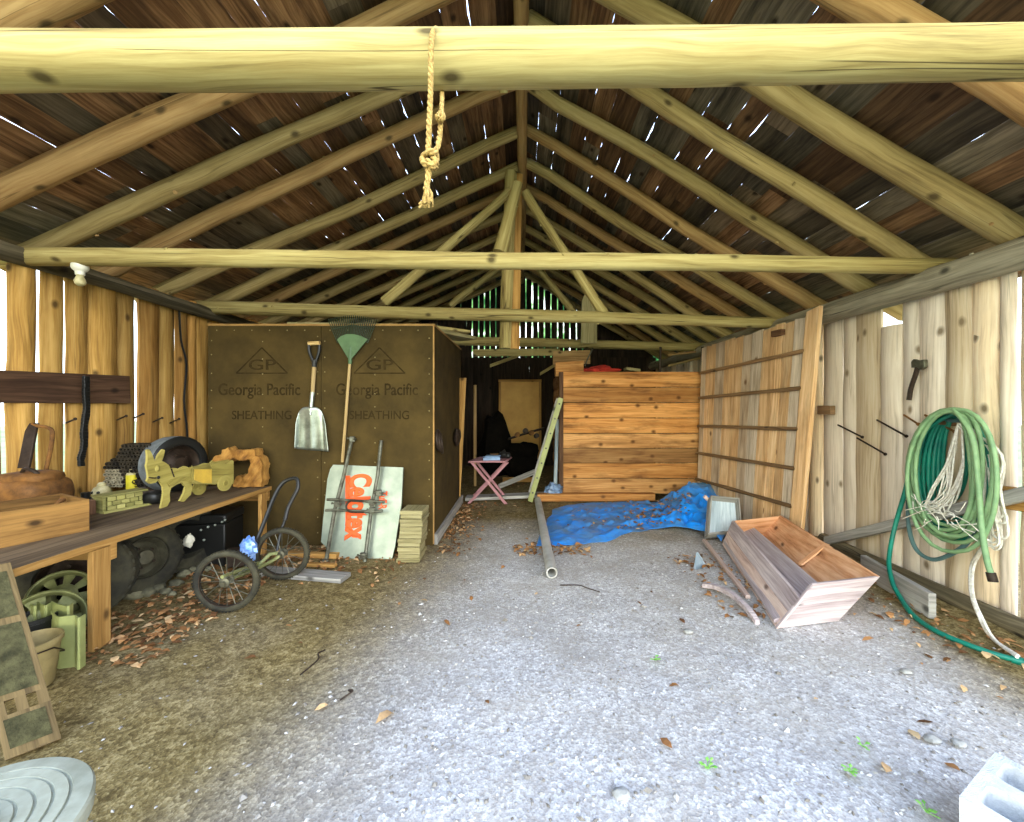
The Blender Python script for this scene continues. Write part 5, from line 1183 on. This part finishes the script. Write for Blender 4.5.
# ================================================================== foreground
lc = V((-1.316, .89, 0))
gc = thing('garbage_can', 'round garbage can with a ridged grey lid at the near corner of the picture', 'garbage can', lc)
b = MB(); b.lathe([(0, 0), (.19, 0), (.2, .01), (.232, .55), (.225, .55), (.19, .02), (0, .02)], lc, n=48); b.build('body', M['can_lid'], gc, smooth=40)
prof = [(.25, .555), (.252, .592), (.247, .600), (.232, .602)]
for r_ in (.205, .175, .145, .115): prof += [(r_+.006, .603+.010*(1-r_/.25)), (r_+.004, .598+.01*(1-r_/.25)), (r_+.001, .598+.01*(1-r_/.25)), (r_-.001, .604+.010*(1-r_/.25))]
prof += [(.09, .611), (.06, .611), (0, .611)]
b = MB(); b.lathe(prof, lc, n=64); lid = b.build('lid', M['can_lid'], gc, smooth=25)
b = MB(); b.tube(mid([lc+V((-.06, -.05, .605)), lc+V((-.045, -.04, .64)), lc+V((.045, .04, .64)), lc+V((.06, .05, .605))]), .014, 8); b.build('lid_handle', M['can_lid'], gc)
# concrete block
e1 = V((.34, .18, 0)).normalized(); e2 = V((e1.y, -e1.x, 0)); o0 = V((1.565, 1.432, 0)); Lb, Wb, Hb = .39, .195, .2
b = MB()
def cbar(a0_, a1_, b0_, b1_, h0_, h1_):
    q = [o0+e1*x+e2*y for x, y in ((a0_, b0_), (a1_, b0_), (a1_, b1_), (a0_, b1_))]; b.hexa([p+V((0, 0, h0_)) for p in q]+[p+V((0, 0, h1_)) for p in q], .5)
# outline with two rounded cores: built as top ring strips around each core
def core(cx_, cy_, hx, hy, k=6, rr=.028):
    out = []
    for (sx_, sy_, a0_) in ((1, 1, 0), (-1, 1, 90), (-1, -1, 180), (1, -1, 270)):
        for i in range(k+1):
            an = math.radians(a0_+90*i/k); out.append((cx_+sx_*(hx-rr)+rr*math.cos(an), cy_+sy_*(hy-rr)+rr*math.sin(an)))
    return out
def onrect(p, x0_, x1_, y0_, y1_, c):
    dx, dy = p[0]-c[0], p[1]-c[1]; t = min(((x1_-c[0]) if dx > 0 else (x0_-c[0]))/dx if abs(dx) > 1e-9 else 1e9, ((y1_-c[1]) if dy > 0 else (y0_-c[1]))/dy if abs(dy) > 1e-9 else 1e9); return (c[0]+dx*t, c[1]+dy*t)
for (xa_, xb_) in ((0, Lb/2), (Lb/2, Lb)):
    c = ((xa_+xb_)/2, Wb/2); cc = core(c[0], c[1], .066, .064); n__ = len(cc)
    # add rect corners to the outer ring by snapping the nearest ring points
    oo = [onrect(p, xa_, xb_, 0, Wb, c) for p in cc]
    for cn_ in ((xa_, 0), (xb_, 0), (xb_, Wb), (xa_, Wb)):
        i = min(range(n__), key=lambda i: (oo[i][0]-cn_[0])**2+(oo[i][1]-cn_[1])**2); oo[i] = cn_
    W3 = lambda p, z: o0+e1*p[0]+e2*p[1]+V((0, 0, z))
    vs = [W3(p, z) for z in (0, Hb) for ring in (cc, oo) for p in ring]; fs = []; uvs = []
    for i in range(n__):
        j = (i+1) % n__
        for f in ((2*n__+i, 3*n__+i, 3*n__+j, 2*n__+j), (i, j, n__+j, n__+i), (i, 2*n__+i, 2*n__+j, j)): fs.append(f); uvs.append([(0, 0), (1, 0), (1, 1), (0, 1)])
        mx = (oo[i][0]+oo[j][0])/2
        if abs(mx-Lb/2) > .004: fs.append((n__+i, n__+j, 3*n__+j, 3*n__+i)); uvs.append([(0, 0), (1, 0), (1, 1), (0, 1)])
    b.add(vs, fs, uvs, .5)
tag(b.build('concrete_block', M['concrete'], smooth=30), 'pale hollow concrete block with two cores at the near corner', 'block')

# ================================================================== loose litter (uncountable) and a few single things
random.seed(77)
b = MB()
def leaf(x, y, z=None, s=None, t=None):
    s = s or R(.016, .042); an = R(0, 6.28); z = hz(x, y)+R(.004, .02) if z is None else z
    u = V((math.cos(an), math.sin(an), R(-.3, .3))); w_ = V((-u.y, u.x, R(-.3, .3)))*R(.35, .6); c = V((x, y, z)); fold = V((0, 0, s*R(.1, .5)))
    vs = [c-u*s, c-u*s*.2+w_*s+fold, c+u*s*.5+w_*s*.7+fold, c+u*s, c+u*s*.5-w_*s*.7+fold*.7, c-u*s*.2-w_*s+fold*.7]
    t = R(0, 1) if t is None else t
    b.add(vs, [(0, 1, 5), (1, 2, 4, 5), (2, 3, 4)], [[(0, 0)]*3, [(0, 0)]*4, [(0, 0)]*3], t)
for (n__, f) in ((880, lambda: (R(-3.1, -2.3), R(2.45, 4.3))), (420, lambda: (R(-2.7, -1.1), 4.5-abs(random.gauss(0, .38)))), (380, lambda: (-.95+abs(random.gauss(0, .2)), R(4.3, 6.6))), (160, lambda: (R(-.1, .75), random.gauss(4.45, .10))),
                 (300, lambda: (3.25-abs(random.gauss(0, .3)), R(1.8, 4.4))), (140, lambda: (R(1.55, 2.1), R(3.0, 4.3))), (60, lambda: (R(-2.4, 3), R(1.4, 6.3))), (150, lambda: (R(-.9, .6), R(6.3, 9)))):
    for _ in range(n__):
        x, y = f(); leaf(x, y)
o = b.build('leaf_litter', M['leaf'], smooth=0); o['kind'] = 'stuff'; o['label'] = 'dry brown leaves scattered over the dirt floor'; o['category'] = 'leaves'
b = MB()
for _ in range(240):
    u, v = R(.42, .80), min(.95, max(.05, random.gauss(.45-.5*(random.random()-.5), .16))); p = tarpf(u, v); leaf(p.x, p.y, p.z+R(.006, .02))
for _ in range(60):
    p = tarpf(R(.1, .7), R(.3, .95)); leaf(p.x, p.y, p.z+R(.006, .02))
o = b.build('leaf_litter', M['leaf'], smooth=0); o['kind'] = 'stuff'; o['label'] = 'dry brown leaves collected in the folds of the blue tarp'; o['category'] = 'leaves'
b = MB()
for _ in range(7000):
    x, y = R(-2.6, 3.3), .9+5.2*random.random()**1.6
    if R(0, 1) < dirt(x, y)*.85: continue
    s = R(.004, .011)*(1 if random.random() > .03 else 1.9); z = hz(x, y)+s*.15
    an = R(0, 6.28); u = V((math.cos(an), math.sin(an), 0))*s*R(.8, 1.6); w_ = V((-math.sin(an), math.cos(an), 0))*s*R(.6, 1.1); h = V((0, 0, s*R(.5, .9))); c = V((x, y, z))
    b.add([c+u, c+w_, c-u, c-w_, c+h+u*.2, c-h], [(0, 1, 4), (1, 2, 4), (2, 3, 4), (3, 0, 4)], [[(0, 0)]*3]*4, R(0, 1))
o = b.build('gravel', M['peb'], smooth=0); o['kind'] = 'stuff'; o['label'] = 'loose pale gravel bits over the floor'; o['category'] = 'gravel'
# weeds
for k, (px, py, n__, lb_) in enumerate(((850, 772, 9, 'green weed sprig growing in the gravel nearest the concrete block'), (862, 746, 6, 'thin weed sprig just behind the sprig near the block'), (708, 768, 8, 'yellow-green weed tuft in the gravel near the picture foot'), (926, 812, 6, 'tiny weed at the edge beside the concrete block'), (654, 660, 6, 'small weed alone in the middle of the gravel floor'))):
    p = ground(px, py); b = MB()
    for _ in range(n__):
        an = R(0, 6.28); l = R(.012, .035); q = V((p.x+math.cos(an)*l, p.y+math.sin(an)*l*1.2, R(.01, .03))); b.tube([V((p.x, p.y, 0)), q], .0015, 4)
        u = V((math.cos(an), math.sin(an), .2))*R(.008, .014); w_ = V((-u.y, u.x, 0))*.8; b.add([q-u, q+w_, q+u, q-w_, q+V((0, 0, .003))], [(0, 1, 4), (1, 2, 4), (2, 3, 4), (3, 0, 4)], [[(0, 0)]*3]*4, R(0, 1))
    tag(b.build('weed', M['weed']), lb_, 'weed', 'weeds in the gravel')
for k, (px, py, s, t, lb_) in enumerate(((914, 733, .045, 1.0, 'large pale dry leaf curled on the gravel behind the concrete block'), (925, 720, .035, .05, 'dark dry leaf beside the large pale curled one'), (952, 765, .03, .5, 'small brown leaf on the gravel close to the concrete block'), (385, 720, .06, .85, 'flat tan leaf alone on the open floor'))):
    p = ground(px, py); b = MB(); leaf(p.x, p.y, hz(p.x, p.y)+.012, s, t); tag(b.build('dry_leaf', M['leaf']), lb_, 'leaf', 'single leaves on the open floor')
for k, (px, py, qx, qy, lb_) in enumerate(((300, 675, 325, 650, 'thin bent twig on the dirt before the bike-wheel cart'), (560, 585, 600, 592, 'thin dark twig beside the end of the grey pipe'), (340, 700, 352, 692, 'tiny twig on the open dirt floor'))):
    p, q = ground(px, py, .01), ground(qx, qy, .01); b = MB(); b.tube(mid([p, p.lerp(q, .4)+V((.03, .03, .01)), p.lerp(q, .7)+V((-.01, .02, .01)), q]), .005, 5); tag(b.build('twig', M['iron']), lb_, 'twig', 'twigs on the floor')
for k, (px, py, s, lb_) in enumerate(((688, 632, .03, 'small dark pebble in the mid gravel'), (621, 795, .035, 'whitish flat stone half sunk at the picture foot'), (932, 740, .032, 'pale rounded stone beside the curled leaf'), (958, 744, .03, 'white stone nearest the concrete block'), (906, 672, .028, 'white stone near the trailing hose end'))):
    p = ground(px, py); b = MB(); b.blob((p.x, p.y, s*.2), (s*1.1, s*.8, s*.45), .3, 12, 8); tag(b.build('floor_stone', M['palestone']), lb_, 'stone', 'single stones in the gravel')
